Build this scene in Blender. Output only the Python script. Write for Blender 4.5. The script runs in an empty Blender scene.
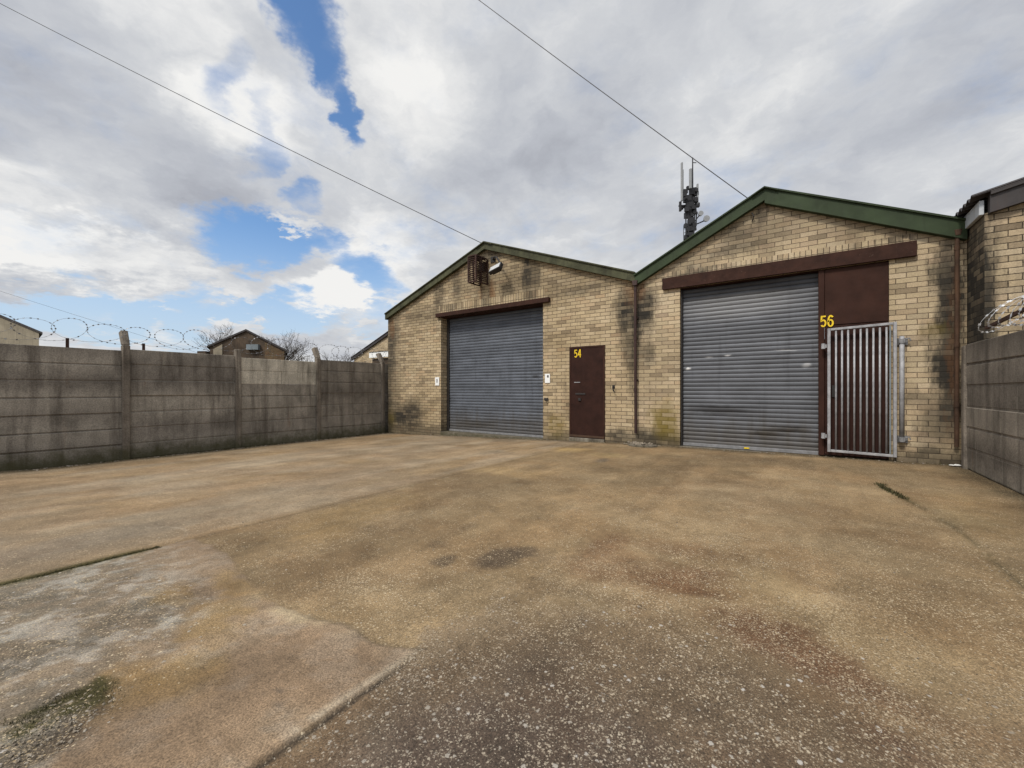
import bpy, bmesh, math, random
import numpy as np
from mathutils import Vector, Matrix

R = math.radians
random.seed(7)
scene = bpy.context.scene
COL = scene.collection
CAM_H = 1.03
YAW = math.atan(288 / 412.0)
FW = Vector((-math.sin(YAW), math.cos(YAW), 0))     # direction the photograph looks in
RT = Vector((math.cos(YAW), math.sin(YAW), 0))


def gz(x):
    """fall of the yard towards the left boundary"""
    return .0085 * x if x > -2.8 else -.024 + .0316 * (x + 2.8)


# ----------------------------------------------------------------- node helper
class NT:
    def __init__(self, tree):
        self.t = tree
        tree.nodes.clear()

    def node(self, typ, **kw):
        n = self.t.nodes.new(typ)
        for k, v in kw.items():
            setattr(n, k, v)
        return n

    def set(self, sock, v):
        if isinstance(v, bpy.types.NodeSocket):
            self.t.links.new(v, sock)
        elif v is not None:
            if sock.type == 'RGBA' and isinstance(v, (tuple, list)) and len(v) == 3:
                v = (*v, 1)
            sock.default_value = v

    def m(self, op, a, b=None, c=None, clamp=False):
        n = self.node('ShaderNodeMath', operation=op, use_clamp=clamp)
        self.set(n.inputs[0], a)
        if b is not None: self.set(n.inputs[1], b)
        if c is not None: self.set(n.inputs[2], c)
        return n.outputs[0]

    def v(self, op, a, b=None, out=0):
        n = self.node('ShaderNodeVectorMath', operation=op)
        self.set(n.inputs[0], a)
        if b is not None:
            if op == 'SCALE': self.set(n.inputs['Scale'], b)
            else: self.set(n.inputs[1], b)
        return n.outputs['Value' if op in ('DOT_PRODUCT', 'LENGTH', 'DISTANCE') else 'Vector']

    def mix(self, f, a, b, mode='MIX'):
        n = self.node('ShaderNodeMix', data_type='RGBA', blend_type=mode)
        self.set(n.inputs[0], f); self.set(n.inputs[6], a); self.set(n.inputs[7], b)
        return n.outputs[2]

    def lerp(self, f, a, b):
        n = self.node('ShaderNodeMix', data_type='FLOAT')
        self.set(n.inputs[0], f); self.set(n.inputs[2], a); self.set(n.inputs[3], b)
        return n.outputs[0]

    def noise(self, vec, scale, detail=4, rough=.55, dist=0, out='Fac'):
        n = self.node('ShaderNodeTexNoise')
        if vec is not None: self.set(n.inputs['Vector'], vec)
        n.inputs['Scale'].default_value = scale
        n.inputs['Detail'].default_value = detail
        n.inputs['Roughness'].default_value = rough
        n.inputs['Distortion'].default_value = dist
        return n.outputs[out]

    def voro(self, vec, scale, feature='F1'):
        n = self.node('ShaderNodeTexVoronoi', feature=feature)
        self.set(n.inputs['Vector'], vec)
        n.inputs['Scale'].default_value = scale
        return n

    def ss(self, x, a, b, lo=0., hi=1.):
        n = self.node('ShaderNodeMapRange', interpolation_type='SMOOTHSTEP')
        self.set(n.inputs[0], x)
        n.inputs[1].default_value = a; n.inputs[2].default_value = b
        n.inputs[3].default_value = lo; n.inputs[4].default_value = hi
        return n.outputs[0]

    def ramp(self, f, stops, interp='LINEAR'):
        n = self.node('ShaderNodeValToRGB')
        n.color_ramp.interpolation = interp
        e = n.color_ramp.elements
        while len(e) < len(stops): e.new(.5)
        for i, (p, c) in enumerate(stops):
            e[i].position = p
            e[i].color = (*c, 1) if len(c) == 3 else c
        self.set(n.inputs[0], f)
        return n.outputs[0]

    def sep(self, v):
        n = self.node('ShaderNodeSeparateXYZ'); self.set(n.inputs[0], v)
        return n.outputs

    def comb(self, x, y, z):
        n = self.node('ShaderNodeCombineXYZ')
        for i, a in enumerate((x, y, z)): self.set(n.inputs[i], a)
        return n.outputs[0]

    def attr(self, name, out='Color'):
        n = self.node('ShaderNodeAttribute'); n.attribute_name = name
        return n.outputs[out]

    def pos(self):
        return self.node('ShaderNodeNewGeometry').outputs['Position']

    def rand(self):
        return self.node('ShaderNodeObjectInfo').outputs['Random']

    def bump(self, h, strength=.5, dist=.01, normal=None):
        n = self.node('ShaderNodeBump')
        n.inputs['Strength'].default_value = strength
        n.inputs['Distance'].default_value = dist
        self.set(n.inputs['Height'], h)
        if normal is not None: self.set(n.inputs['Normal'], normal)
        return n.outputs[0]

    def out(self, col, rough=.8, metal=0., normal=None, spec=.5):
        p = self.node('ShaderNodeBsdfPrincipled')
        self.set(p.inputs['Base Color'], col)
        self.set(p.inputs['Roughness'], rough)
        self.set(p.inputs['Metallic'], metal)
        p.inputs['Specular IOR Level'].default_value = spec
        if normal is not None: self.set(p.inputs['Normal'], normal)
        o = self.node('ShaderNodeOutputMaterial')
        self.t.links.new(p.outputs[0], o.inputs[0])
        return p


def material(name):
    m = bpy.data.materials.new(name)
    m.use_nodes = True
    return m, NT(m.node_tree)


# ----------------------------------------------------------------- mesh helper
class MB:
    def __init__(self):
        self.v = []; self.f = []; self.col = []

    def quad(self, *pts):
        i = len(self.v); self.v += [tuple(p) for p in pts]
        self.f.append(tuple(range(i, i + len(pts))))
        return self

    def box(self, x0, x1, y0, y1, z0, z1, M=None):
        p = [Vector((x, y, z)) for z in (z0, z1) for y in (y0, y1) for x in (x0, x1)]
        if M is not None: p = [M @ q for q in p]
        i = len(self.v); self.v += [tuple(q) for q in p]
        for a in ((0, 2, 3, 1), (4, 5, 7, 6), (0, 1, 5, 4), (1, 3, 7, 5), (3, 2, 6, 7), (2, 0, 4, 6)):
            self.f.append(tuple(i + k for k in a))
        return self

    def prism(self, pts, d):
        """closed polygon pts (3D, one plane) pushed along the vector d"""
        d = Vector(d); n = len(pts); i = len(self.v)
        self.v += [tuple(Vector(p)) for p in pts] + [tuple(Vector(p) + d) for p in pts]
        self.f.append(tuple(i + k for k in range(n)))
        self.f.append(tuple(i + n + k for k in reversed(range(n))))
        for k in range(n):
            l = (k + 1) % n
            self.f.append((i + k, i + n + k, i + n + l, i + l))
        return self

    def tube(self, pts, r, n=8, caps=True):
        pts = [Vector(p) for p in pts]
        rs = r if isinstance(r, (list, tuple)) else [r] * len(pts)
        i = len(self.v)
        up = None
        for k, p in enumerate(pts):
            a = pts[max(k - 1, 0)]; b = pts[min(k + 1, len(pts) - 1)]
            t = (b - a).normalized()
            if up is None:
                up = t.orthogonal().normalized()
            up = (up - t * up.dot(t))
            if up.length < 1e-6: up = t.orthogonal()
            up.normalize()
            w = t.cross(up)
            for j in range(n):
                an = 2 * math.pi * j / n
                self.v.append(tuple(p + (up * math.cos(an) + w * math.sin(an)) * rs[k]))
        for k in range(len(pts) - 1):
            for j in range(n):
                l = (j + 1) % n
                self.f.append((i + k * n + j, i + k * n + l, i + (k + 1) * n + l, i + (k + 1) * n + j))
        if caps:
            self.f.append(tuple(i + j for j in reversed(range(n))))
            self.f.append(tuple(i + (len(pts) - 1) * n + j for j in range(n)))
        return self

    def lump(self, c, r, squash=.6, rnd=random):
        """small irregular stone"""
        i = len(self.v)
        a0 = rnd.random() * 6.28
        n = 5
        for zz, rr in ((-.5, .75), (.15, 1.), (.8, .55)):
            for k in range(n):
                an = a0 + k * 2 * math.pi / n + rnd.uniform(-.3, .3)
                q = rr * r * rnd.uniform(.75, 1.2)
                self.v.append((c[0] + q * math.cos(an), c[1] + q * math.sin(an), c[2] + zz * r * squash))
        for lv in range(2):
            for k in range(n):
                l = (k + 1) % n
                self.f.append((i + lv * n + k, i + lv * n + l, i + (lv + 1) * n + l, i + (lv + 1) * n + k))
        self.f.append(tuple(i + 2 * n + k for k in range(n)))
        return self

    def build(self, name, mat, parent=None, smooth=False, bevel=0, fix=True):
        me = bpy.data.meshes.new(name)
        off = Vector((0, 0, 0))
        p = parent
        while p is not None:
            off += p.location; p = p.parent
        me.from_pydata([tuple(Vector(q) - off) for q in self.v], [], self.f)
        if fix or bevel:
            bm = bmesh.new(); bm.from_mesh(me)
            if fix: bmesh.ops.recalc_face_normals(bm, faces=bm.faces)
            if bevel:
                ed = [e for e in bm.edges if len(e.link_faces) == 2 and e.calc_face_angle(0) > .5]
                bmesh.ops.bevel(bm, geom=ed, offset=bevel, segments=1, profile=.5, affect='EDGES', clamp_overlap=True)
            bm.to_mesh(me); bm.free()
        if smooth:
            for q in me.polygons: q.use_smooth = True
        me.materials.append(mat)
        o = bpy.data.objects.new(name, me)
        COL.objects.link(o)
        o.parent = parent
        return o


def tag(o, label, cat, group=None):
    o['label'] = label; o['category'] = cat
    if group: o['group'] = group
    return o


def thing(name, label, cat, loc, group=None):
    o = bpy.data.objects.new(name, None)
    o.empty_display_size = .2
    COL.objects.link(o)
    o.location = loc
    return tag(o, label, cat, group)


def single(name, mb, mat, label, cat, loc, group=None, **kw):
    """a thing that is one mesh, its origin at loc"""
    e = bpy.data.objects.new('tmp', None); e.location = loc
    o = mb.build(name, mat, e, **kw)
    o.parent = None; o.location = loc
    bpy.data.objects.remove(e)
    return tag(o, label, cat, group)


# ================================================================= materials
def blob(t, P, cx, cz, rx, rz, soft=.5, k=1.):
    """soft ellipse on a facade (x, z) -> 0..k"""
    d = t.v('MULTIPLY', t.v('SUBTRACT', P, (cx, 0, cz)), (1 / rx, 0, 1 / rz))
    return t.ss(t.v('LENGTH', d), 1.12, soft * .5, 0, min(1., k * 1.15))


def brick_mat(name, hues, mortar, blobs=(), algae=(), rust=(), soldier=False, dirt=.5, base_z=0., course=.075, length=.225, val=1.):
    m, t = material(name)
    P = t.pos()
    N = t.node('ShaderNodeNewGeometry').outputs['True Normal']
    px, py, pz = t.sep(P)
    nx = t.m('GREATER_THAN', t.m('ABSOLUTE', t.sep(N)[0]), .6)
    u = t.lerp(nx, px, py)
    if soldier:
        u, w = pz, u
        u = t.m('ADD', u, .002)
    else:
        w = pz
    wob = t.noise(P, 3.5, 2)
    u = t.m('MULTIPLY_ADD', t.m('SUBTRACT', wob, .5), .012, u)
    w = t.m('MULTIPLY_ADD', t.m('SUBTRACT', t.noise(P, 2.3, 2, out='Fac'), .5), .012, w)
    row = t.m('FLOOR', t.m('DIVIDE', w, course))
    half = t.m('MULTIPLY', t.m('MODULO', t.m('ABSOLUTE', row), 2.), 0. if soldier else .5)
    uu = t.m('ADD', t.m('DIVIDE', u, length), half)
    colu = t.m('FLOOR', uu)
    fu = t.m('MULTIPLY', t.m('FRACT', uu), length)
    fw = t.m('MULTIPLY', t.m('FRACT', t.m('DIVIDE', w, course)), course)
    du = t.m('MINIMUM', fu, t.m('SUBTRACT', length, fu))
    dw = t.m('MINIMUM', fw, t.m('SUBTRACT', course, fw))
    ed = t.m('MINIMUM', du, dw)
    ed = t.m('MULTIPLY_ADD', t.m('SUBTRACT', t.noise(P, 38, 4, .7), .5), .010, ed)
    brick = t.ss(ed, .0022, .0062)
    wn = t.node('ShaderNodeTexWhiteNoise', noise_dimensions='2D')
    t.set(wn.inputs[0], t.comb(colu, row, 0))
    r1 = wn.outputs['Value']
    st = [(i / (len(hues) - 1), h) for i, h in enumerate(hues)]
    bc = t.ramp(r1, st)
    wn2 = t.node('ShaderNodeTexWhiteNoise', noise_dimensions='2D')
    t.set(wn2.inputs[0], t.comb(row, colu, 0))
    bc = t.mix(1., bc, t.ramp(wn2.outputs['Value'], [(0, (.74, .74, .75)), (.12, (.90, .90, .90)), (1, (1.06, 1.06, 1.06))]), 'MULTIPLY')
    fine = t.noise(P, 60, 5, .65)
    bc = t.mix(1., bc, t.ramp(fine, [(.25, (.68, .67, .66)), (.6, (1.06, 1.06, 1.05))]), 'MULTIPLY')
    mo = t.mix(1., mortar, t.ramp(t.noise(P, 12, 4), [(.3, (.55, .55, .55)), (.7, (1.5, 1.45, 1.35))]), 'MULTIPLY')
    col = t.mix(brick, mo, bc)
    # weathering: broad blotches and vertical streaks
    big = t.noise(P, .9, 5, .6)
    col = t.mix(1., col, t.ramp(big, [(.3, (.74, .72, .68)), (.62, (1.05, 1.05, 1.05))]), 'MULTIPLY')
    strk = t.noise(t.v('MULTIPLY', P, (7, 7, .7)), 1., 5, .6)
    sf = t.m('MULTIPLY', t.ss(strk, .52, .75), dirt)
    col = t.mix(sf, col, t.mix(.72, col, (.06, .05, .04)))
    pert = t.v('ADD', P, t.v('SCALE', t.v('SUBTRACT', t.noise(t.v('MULTIPLY', P, (6, 6, 1.7)), 1., 6, .7, out='Color'), (.5, .5, .5)), .5))
    mot = t.lerp(.45, t.noise(t.v('MULTIPLY', P, (16, 16, 6)), 1., 6, .75), wn2.outputs['Value'])
    for (cx, cz, rx, rz, k) in blobs:
        b = t.m('MULTIPLY', blob(t, pert, cx, cz, rx, rz, k=k), t.ss(mot, .25, .65, .62, 1.))
        col = t.mix(b, col, (.031, .028, .022))
    for (cx, cz, rx, rz, k) in algae:
        b = t.m('MULTIPLY', blob(t, pert, cx, cz, rx, rz, k=k), t.ss(mot, .25, .6, .4, 1.))
        col = t.mix(b, col, (.17, .125, .022))
    for (cx, cz, rx, rz, k) in rust:
        b = t.m('MULTIPLY', blob(t, pert, cx, cz, rx, rz, k=k), t.ss(mot, .2, .6, .5, 1.))
        col = t.mix(b, col, (.16, .065, .02))
    # splash-back at the foot of the wall
    foot = t.m('SUBTRACT', pz, t.m('MULTIPLY', t.m('SUBTRACT', mot, .5), .35))
    col = t.mix(t.ss(foot, base_z + .30, base_z - .02, 0, .7), col, (.05, .041, .027))
    hgt = t.m('ADD', t.m('MULTIPLY', brick, .8), t.m('MULTIPLY', fine, .25))
    val = (val * .91, val * .90, val * .93)
    if 1: col = t.mix(1., col, val, 'MULTIPLY')
    t.out(col, .9, normal=t.bump(hgt, .8, .012), spec=.25)
    return m


BUFF = [(.29, .225, .14), (.46, .365, .22), (.52, .42, .26), (.49, .385, .235), (.55, .45, .29), (.47, .35, .21)]
PALE = [(.34, .27, .175), (.51, .415, .265), (.56, .46, .295), (.54, .42, .265), (.60, .50, .335), (.51, .395, .26)]


def paint_mat(name, c, rough=.5, var=.25, scale=6, metal=0., streak=None, spec=.4, chips=None):
    m, t = material(name)
    P = t.node('ShaderNodeTexCoord').outputs['Object']
    n1 = t.noise(P, scale, 6, .62)
    lo = tuple(a * (1 - var) for a in c); hi = tuple(min(a * (1 + var), 1) for a in c)
    col = t.ramp(n1, [(.28, lo), (.7, hi)])
    if streak:
        s = t.noise(t.v('MULTIPLY', P, (14, 14, 1.1)), 1., 5, .6)
        col = t.mix(t.ss(s, .5, .8, 0, .75), col, streak)
    if chips:
        ch = t.noise(P, 38, 4, .6)
        col = t.mix(t.ss(ch, .66, .72), col, chips)
    ro = t.m('MULTIPLY_ADD', t.noise(P, scale * 3, 4), .35, rough - .17, clamp=True)
    t.out(col, ro, metal, t.bump(t.noise(P, scale * 8, 4), .12, .004), spec)
    return m


def concrete_mat(name, c, streak, moss=True, tone_attr=True):
    m, t = material(name)
    P = t.pos()
    n1 = t.noise(P, 2.2, 7, .65)
    col = t.ramp(n1, [(.25, tuple(a * .5 for a in c)), (.5, c), (.76, tuple(a * 1.45 for a in c))])
    if tone_attr:
        tone = t.attr('tone')
        col = t.mix(1., col, tone, 'MULTIPLY')
    s = t.noise(t.v('MULTIPLY', P, (5.5, 5.5, .55)), 1., 6, .65)
    col = t.mix(t.ss(s, .44, .74, 0, .72), col, streak)
    s2 = t.noise(t.v('MULTIPLY', t.v('ADD', P, (3, 7, 1)), (8, 8, .5)), 1., 5, .6)
    col = t.mix(t.ss(s2, .58, .74, 0, .5), col, (.38, .35, .29))
    s3 = t.noise(t.v('MULTIPLY', t.v('ADD', P, (13, 2, 1)), (4, 4, .5)), 1., 5, .6)
    col = t.mix(t.ss(s3, .63, .78, 0, .5), col, (.17, .085, .035))
    fine = t.noise(P, 55, 5, .7)
    col = t.mix(1., col, t.ramp(fine, [(.3, (.6, .6, .6)), (.5, (1, 1, 1)), (.68, (1.3, 1.3, 1.28))]), 'MULTIPLY')
    if moss:
        pz = t.sep(P)[2]
        h = t.m('ADD', pz, t.m('MULTIPLY', t.m('SUBTRACT', t.noise(P, 7, 5, .7), .5), .5))
        col = t.mix(t.ss(h, .12, -.25, 0, .8), col, (.055, .052, .02))
    t.out(col, .92, normal=t.bump(t.m('ADD', fine, t.m('MULTIPLY', n1, .6)), .45, .012), spec=.2)
    return m


M = {}
M['brick54'] = brick_mat('buff_brick_sooty', BUFF, (.135, .105, .073),
    blobs=[(-10.05, 2.2, .33, 1.6, .75), (-9.75, 2.75, .22, .6, .5), (-9.55, .28, .65, .5, .85), (-9.0, .35, .5, .6, .8), (-10.1, .4, .3, .9, .65),
           (-8.0, 3.55, .28, .75, .55), (-7.35, 3.75, .2, .7, .55), (-5.15, 3.75, .22, .75, .8), (-4.9, 3.6, .16, .5, .55), (-2.85, 2.6, .3, .65, .9),
           (-2.75, 1.8, .25, .6, .6), (-6.2, 4.35, .45, .22, .7), (-2.9, .1, .5, .22, .7), (-5.6, 3.5, .6, .3, .3), (-3.6, 3.15, .9, .14, .4), (-6.2, 3.75, 2.2, .5, .32), (-8.6, 3.1, 1.2, .35, .35), (-4.2, 3.3, 1.4, .4, .28), (-9.9, 1.5, .5, 1.6, .4), (-2.66, 2.3, .10, 1., .8), (-2.7, 1.2, .12, .5, .4)],
    algae=[(-4.4, .18, .35, .4, .6), (-10.0, .1, .3, .5, .5)],
    rust=[(-6.2, 3.35, .14, .5, .55), (-6.55, 3.4, .1, .4, .35), (-2.7, 2.95, .2, .35, .4), (-9.95, 2.9, .15, .4, .4)], dirt=.55, base_z=-.08)
M['brick56'] = brick_mat('buff_brick', PALE, (.20, .158, .11),
    blobs=[(-2.58, 2.3, .10, .95, .8), (1.70, 2.3, .2, 1.0, .9), (1.70, 1.1, .22, .9, .85), (-2.45, 2.6, .28, .62, .9), (-2.4, 1.75, .2, .4, .6), (-2.35, .12, .6, .25, .75), (-.6, 3.75, 1.1, .5, .38), (-1.7, 3.35, .7, .3, .35), (.9, 3.5, .9, .25, .3), (-.9, 3.72, .4, .2, .4), (-.55, 3.95, .12, .3, .5), (-.95, 3.45, .6, .16, .5),
           (1.62, 2.65, .16, .5, .85), (1.6, 1.9, .2, .35, .85), (1.62, 1.3, .22, .45, .85), (1.55, .6, .28, .5, .7), (1.3, .9, .2, .14, .4), (1.5, .08, .5, .18, .6), (-1.7, 3.2, .5, .12, .45), (1.2, 3.25, .3, .1, .5)],
    algae=[(-2.1, .45, .35, .5, .75), (-1.98, .2, .3, .3, .6), (1.5, 1.85, .2, .15, .4)],
    rust=[(1.7, 1.5, .06, 1.4, .3), (-2.55, 2.95, .15, .3, .4)], dirt=.38, base_z=0.)
M['soldier54'] = brick_mat('soldier_brick_sooty', BUFF, (.10, .078, .055), soldier=True, dirt=.7, base_z=-5, blobs=[(-7.6, 3.25, .5, .2, .5), (-5.1, 3.25, .3, .2, .6)])
M['soldier56'] = brick_mat('soldier_brick', PALE, (.13, .102, .072), soldier=True, dirt=.6, base_z=-5, blobs=[(-1.5, 3.2, .7, .12, .6), (1.1, 3.25, .4, .1, .6)])
M['brick58'] = brick_mat('buff_brick_grimy', PALE, (.07, .055, .04), dirt=.4, base_z=-5,
    blobs=[(1.79, 2.4, .24, 1.4, .92), (1.79, 1.4, .22, 1.3, .9), (2.3, 3.15, .8, .12, .45)], val=.92)
M['brick_far'] = brick_mat('far_brick', [(.09, .06, .035), (.14, .095, .05), (.16, .12, .065), (.15, .08, .04)], (.14, .11, .08), dirt=.8, base_z=-5)
M['brick_cream'] = brick_mat('cream_brick', PALE, (.2, .16, .11), dirt=.3, base_z=-5)
M['brick_plain'] = paint_mat('grey_render', (.26, .225, .165), .9, .3, 1.2, streak=(.12, .1, .08))
M['rubble'] = paint_mat('mottled_stone_wall', (.062, .043, .028), .9, .65, 1.6, streak=(.022, .018, .015))
M['green'] = paint_mat('green_coated_steel', (.030, .045, .021), .6, .3, 3, streak=(.020, .028, .013), spec=.2, chips=(.045, .055, .032))
M['green_mossy'] = paint_mat('green_coated_steel_mossy', (.060, .062, .034), .7, .5, 5, streak=(.028, .025, .016), spec=.2, chips=(.10, .09, .06))
M['maroon'] = paint_mat('maroon_paint', (.036, .0155, .0105), .7, .35, 3, streak=(.034, .016, .0125), spec=.14, chips=(.06, .032, .024))
M['maroon_rust'] = paint_mat('maroon_paint_worn', (.036, .0160, .0110), .7, .35, 7, chips=(.09, .06, .045), spec=.14)
M['door_maroon'] = paint_mat('maroon_door_paint', (.028, .0115, .0082), .65, .38, 4, streak=(.028, .0125, .0105), spec=.14, chips=(.05, .027, .02))
M['black_steel'] = paint_mat('black_steel', (.022, .019, .018), .6, .3, 9)
M['dark_roof'] = paint_mat('dark_fascia', (.034, .029, .029), .6, .35, 5, streak=(.05, .035, .03))
M['cement_sheet'] = paint_mat('cement_roof_sheet', (.10, .095, .085), .9, .35, 4)
M['white_board'] = paint_mat('white_board', (.42, .45, .48), .6, .15, 4, streak=(.3, .28, .25))
M['white_plastic'] = paint_mat('white_plastic', (.78, .79, .78), .45, .06, 4)
M['rust'] = paint_mat('rusted_steel', (.045, .021, .016), .85, .5, 12)
M['rust_pipe'] = paint_mat('rust_brown_pipe', (.055, .028, .015), .8, .5, 5, streak=(.13, .065, .028))
M['pipe_dark'] = paint_mat('dark_brown_pipe', (.032, .0145, .012), .6, .3, 5, streak=(.09, .045, .03))
M['galv'] = paint_mat('galvanised_steel', (.30, .30, .31), .62, .35, 11, metal=.15, spec=.3)
M['galv_dull'] = paint_mat('dull_galvanised_steel', (.20, .20, .205), .65, .3, 11, metal=.2)
M['wire'] = paint_mat('razor_wire_steel', (.20, .20, .21), .5, .3, 20, metal=.5)
M['wire_bright'] = paint_mat('bright_razor_wire', (.50, .51, .53), .5, .2, 20, metal=.3)
M['cable'] = paint_mat('black_cable', (.05, .05, .052), .6, .1, 5)
M['yellow'] = paint_mat('yellow_paint', (.72, .50, .015), .55, .14, 14)
M['ink'] = paint_mat('dark_print', (.05, .05, .055), .6, .1, 10)
M['bark'] = paint_mat('dark_bark', (.045, .034, .026), .9, .4, 2)
M['glass'] = paint_mat('lamp_glass_glare', (.5, .51, .52), .15, .05, 4, spec=.8)  # pale colour stands in for a bright reflection on the lens
M['mast_steel'] = paint_mat('mast_steel', (.022, .022, .025), .6, .3, 2)
M['mast_pale'] = paint_mat('pale_radome', (.27, .28, .29), .5, .1, 2)
M['blue_grey'] = paint_mat('blue_grey_sheet', (.16, .19, .21), .6, .2, 2)
M['chalk'] = paint_mat('crushed_white_plastic', (.7, .7, .69), .5, .1, 9)
M['concrete'] = concrete_mat('weathered_concrete', (.235, .212, .187), (.068, .057, .047))
M['concrete_right'] = concrete_mat('weathered_concrete_pale', (.205, .180, .155), (.055, .047, .04))
M['concrete_pale'] = concrete_mat('pale_concrete', (.52, .48, .40), (.09, .08, .065), moss=False, tone_attr=False)
M['concrete_post'] = concrete_mat('post_concrete', (.185, .16, .132), (.05, .04, .032), tone_attr=False)

# roller shutters: galvanised slats, grubby towards the foot
def shutter_mat(name, c, marks, foot):
    m, t = material(name)
    P = t.pos()
    n = t.noise(t.v('MULTIPLY', P, (1.3, 1, 3.5)), 1.6, 6, .62)
    col = t.ramp(n, [(.28, tuple(a * .72 for a in c)), (.72, tuple(a * 1.2 for a in c))])
    sl = t.m('FLOOR', t.m('DIVIDE', t.m('ADD', t.sep(P)[2], 1.), .075))
    wn = t.node('ShaderNodeTexWhiteNoise', noise_dimensions='1D'); t.set(wn.inputs['W'], sl)
    col = t.mix(1., col, t.ramp(wn.outputs['Value'], [(0, (.86, .86, .86)), (1, (1.1, 1.1, 1.1))]), 'MULTIPLY')
    s = t.noise(t.v('MULTIPLY', P, (9, 1, .8)), 1., 5, .6)
    col = t.mix(t.ss(s, .5, .78, 0, .5), col, tuple(a * .45 for a in c))
    pert = t.v('ADD', P, t.v('SCALE', t.v('SUBTRACT', t.noise(P, 6, 4, .6, out='Color'), (.5, .5, .5)), .10))
    for (cx, cz, rx, rz, k, cc) in marks:
        col = t.mix(blob(t, pert, cx, cz, rx, rz, k=k), col, cc)
    fz = t.m('SUBTRACT', t.sep(P)[2], t.m('MULTIPLY', t.m('SUBTRACT', s, .5), .8))
    col = t.mix(t.ss(fz, foot + .75, foot, 0, .6), col, (.075, .062, .045))
    t.out(col, t.m('MULTIPLY_ADD', n, .3, .42), .2, t.bump(t.noise(P, 25, 4), .08, .004), .3)
    return m
DK = (.025, .024, .025)
M['shutter54'] = shutter_mat('shutter_steel_blue', (.108, .12, .143), [(-5.1, 1.35, .12, .05, .6, DK), (-6.9, .15, .8, .12, .55, DK), (-5.7, .25, 1., .07, .4, DK)], -.05)
M['shutter56'] = shutter_mat('shutter_steel_grey', (.112, .118, .132),
    [(-.5, .30, .30, .085, 1., DK), (-.15, .38, .35, .07, .85, DK), (-1.2, .68, .7, .11, .7, DK), (-.8, 2.75, 1.4, .25, .55, DK), (-1.7, 1.42, .05, .03, .9, (.7, .7, .7)), (-1.35, 1.62, .08, .02, .5, (.5, .5, .5)),  # wide dark blob near the top paints in shade under the beam
     (-1.05, 1.64, .06, .02, .7, (.65, .65, .65)), (.08, 1.42, .08, .05, .35, (.6, .6, .6)), (-.2, 1.68, .2, .02, .3, (.5, .5, .5)), (-.9, 2.5, 1.2, .3, .18, (.5, .5, .5))], 0.)

# ================================================================= ground
rng = np.random.RandomState(5)
TAB = rng.rand(256, 256)
def vn(x, y):
    ix = np.floor(x).astype(int); iy = np.floor(y).astype(int)
    fx = x - ix; fy = y - iy
    fx = fx * fx * (3 - 2 * fx); fy = fy * fy * (3 - 2 * fy)
    a = TAB[ix & 255, iy & 255]; b = TAB[(ix + 1) & 255, iy & 255]
    c = TAB[ix & 255, (iy + 1) & 255]; d = TAB[(ix + 1) & 255, (iy + 1) & 255]
    return (a * (1 - fx) + b * fx) * (1 - fy) + (c * (1 - fx) + d * fx) * fy
def fbm(x, y, s, o=5, g=.5, seed=0):
    v = 0; a = 1; tot = 0
    for k in range(o):
        v = v + a * vn(x * s + 17.3 * k + seed * 31.7, y * s - 9.1 * k + seed * 13.1); tot += a
        a *= g; s *= 2.03
    return v / tot
def sst(e0, e1, x):
    t = np.clip((x - e0) / (e1 - e0), 0, 1)
    return t * t * (3 - 2 * t)
def segd(x, y, pts):
    d = np.full(x.shape, 9.)
    for (ax, ay), (bx, by) in zip(pts, pts[1:]):
        vx, vy = bx - ax, by - ay
        t = np.clip(((x - ax) * vx + (y - ay) * vy) / (vx * vx + vy * vy), 0, 1)
        d = np.minimum(d, np.hypot(x - ax - t * vx, y - ay - t * vy))
    return d

def lines(*segs):
    out = []
    for a, b, s in segs:
        out += list(np.arange(a, b - 1e-6, s))
    out.append(segs[-1][1])
    return np.array(out)
KX, JX = -1.225, -3.6
gx = lines((-10.6, -5.4, .13), (-5.4, -4.2, .06), (-4.2, JX - .02, .024), (JX - .02, JX + .02, .01), (JX + .02, KX - .02, .0195), (KX - .02, KX + .02, .01), (KX + .02, 1.0, .0195), (1.0, 1.9, .06), (1.9, 14, 1.2))
gy = lines((-14, -1, 1.3), (-1, 0, .1), (0, 2.4, .0175), (2.4, 4.2, .035), (4.2, 8.25, .06))
X, Y = np.meshgrid(gx, gy)
wj = .02 * (fbm(X * 0, Y, 3., 4, seed=3) - .5)
X = X + wj * np.exp(-np.abs(X - JX) / .1) + .03 * (fbm(X * 0, Y, 7., 4, .6, seed=4) - .5) * np.exp(-np.abs(X - KX) / .1)
wKX = KX
base = np.where(X > -2.8, .0085 * X, -.024 + .0316 * (X + 2.8))
n_a = fbm(X, Y, .55, 5, seed=1); n_b = fbm(X, Y, 1.7, 5, .55, seed=2); n_c = fbm(X, Y, 5., 5, .6, seed=5); n_d = fbm(X, Y, 14., 4, .6, seed=6)
Xw = X + .5 * (n_b - .5) + .12 * (n_d - .5); Yw = Y + .5 * (fbm(X, Y, 1.7, 5, .55, seed=9) - .5) + .12 * (fbm(X, Y, 14., 4, .6, seed=8) - .5)

def L(c): return np.array(c)[None, None, :]
def mixc(c, m, d):
    return c * (1 - m[..., None]) + L(d) * m[..., None]
def bl(cx, cy, rx, ry, x=None, y=None, soft=.35):
    x = Xw if x is None else x; y = Yw if y is None else y
    return 1 - sst(soft, 1., np.hypot((x - cx) / rx, (y - cy) / ry))

col = np.ones(X.shape + (3,)) * L((.300, .213, .122))
col = mixc(col, sst(.35, .7, n_a), (.205, .147, .086))
col = mixc(col, sst(.52, .72, n_b) * .6, (.315, .24, .15))
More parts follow.
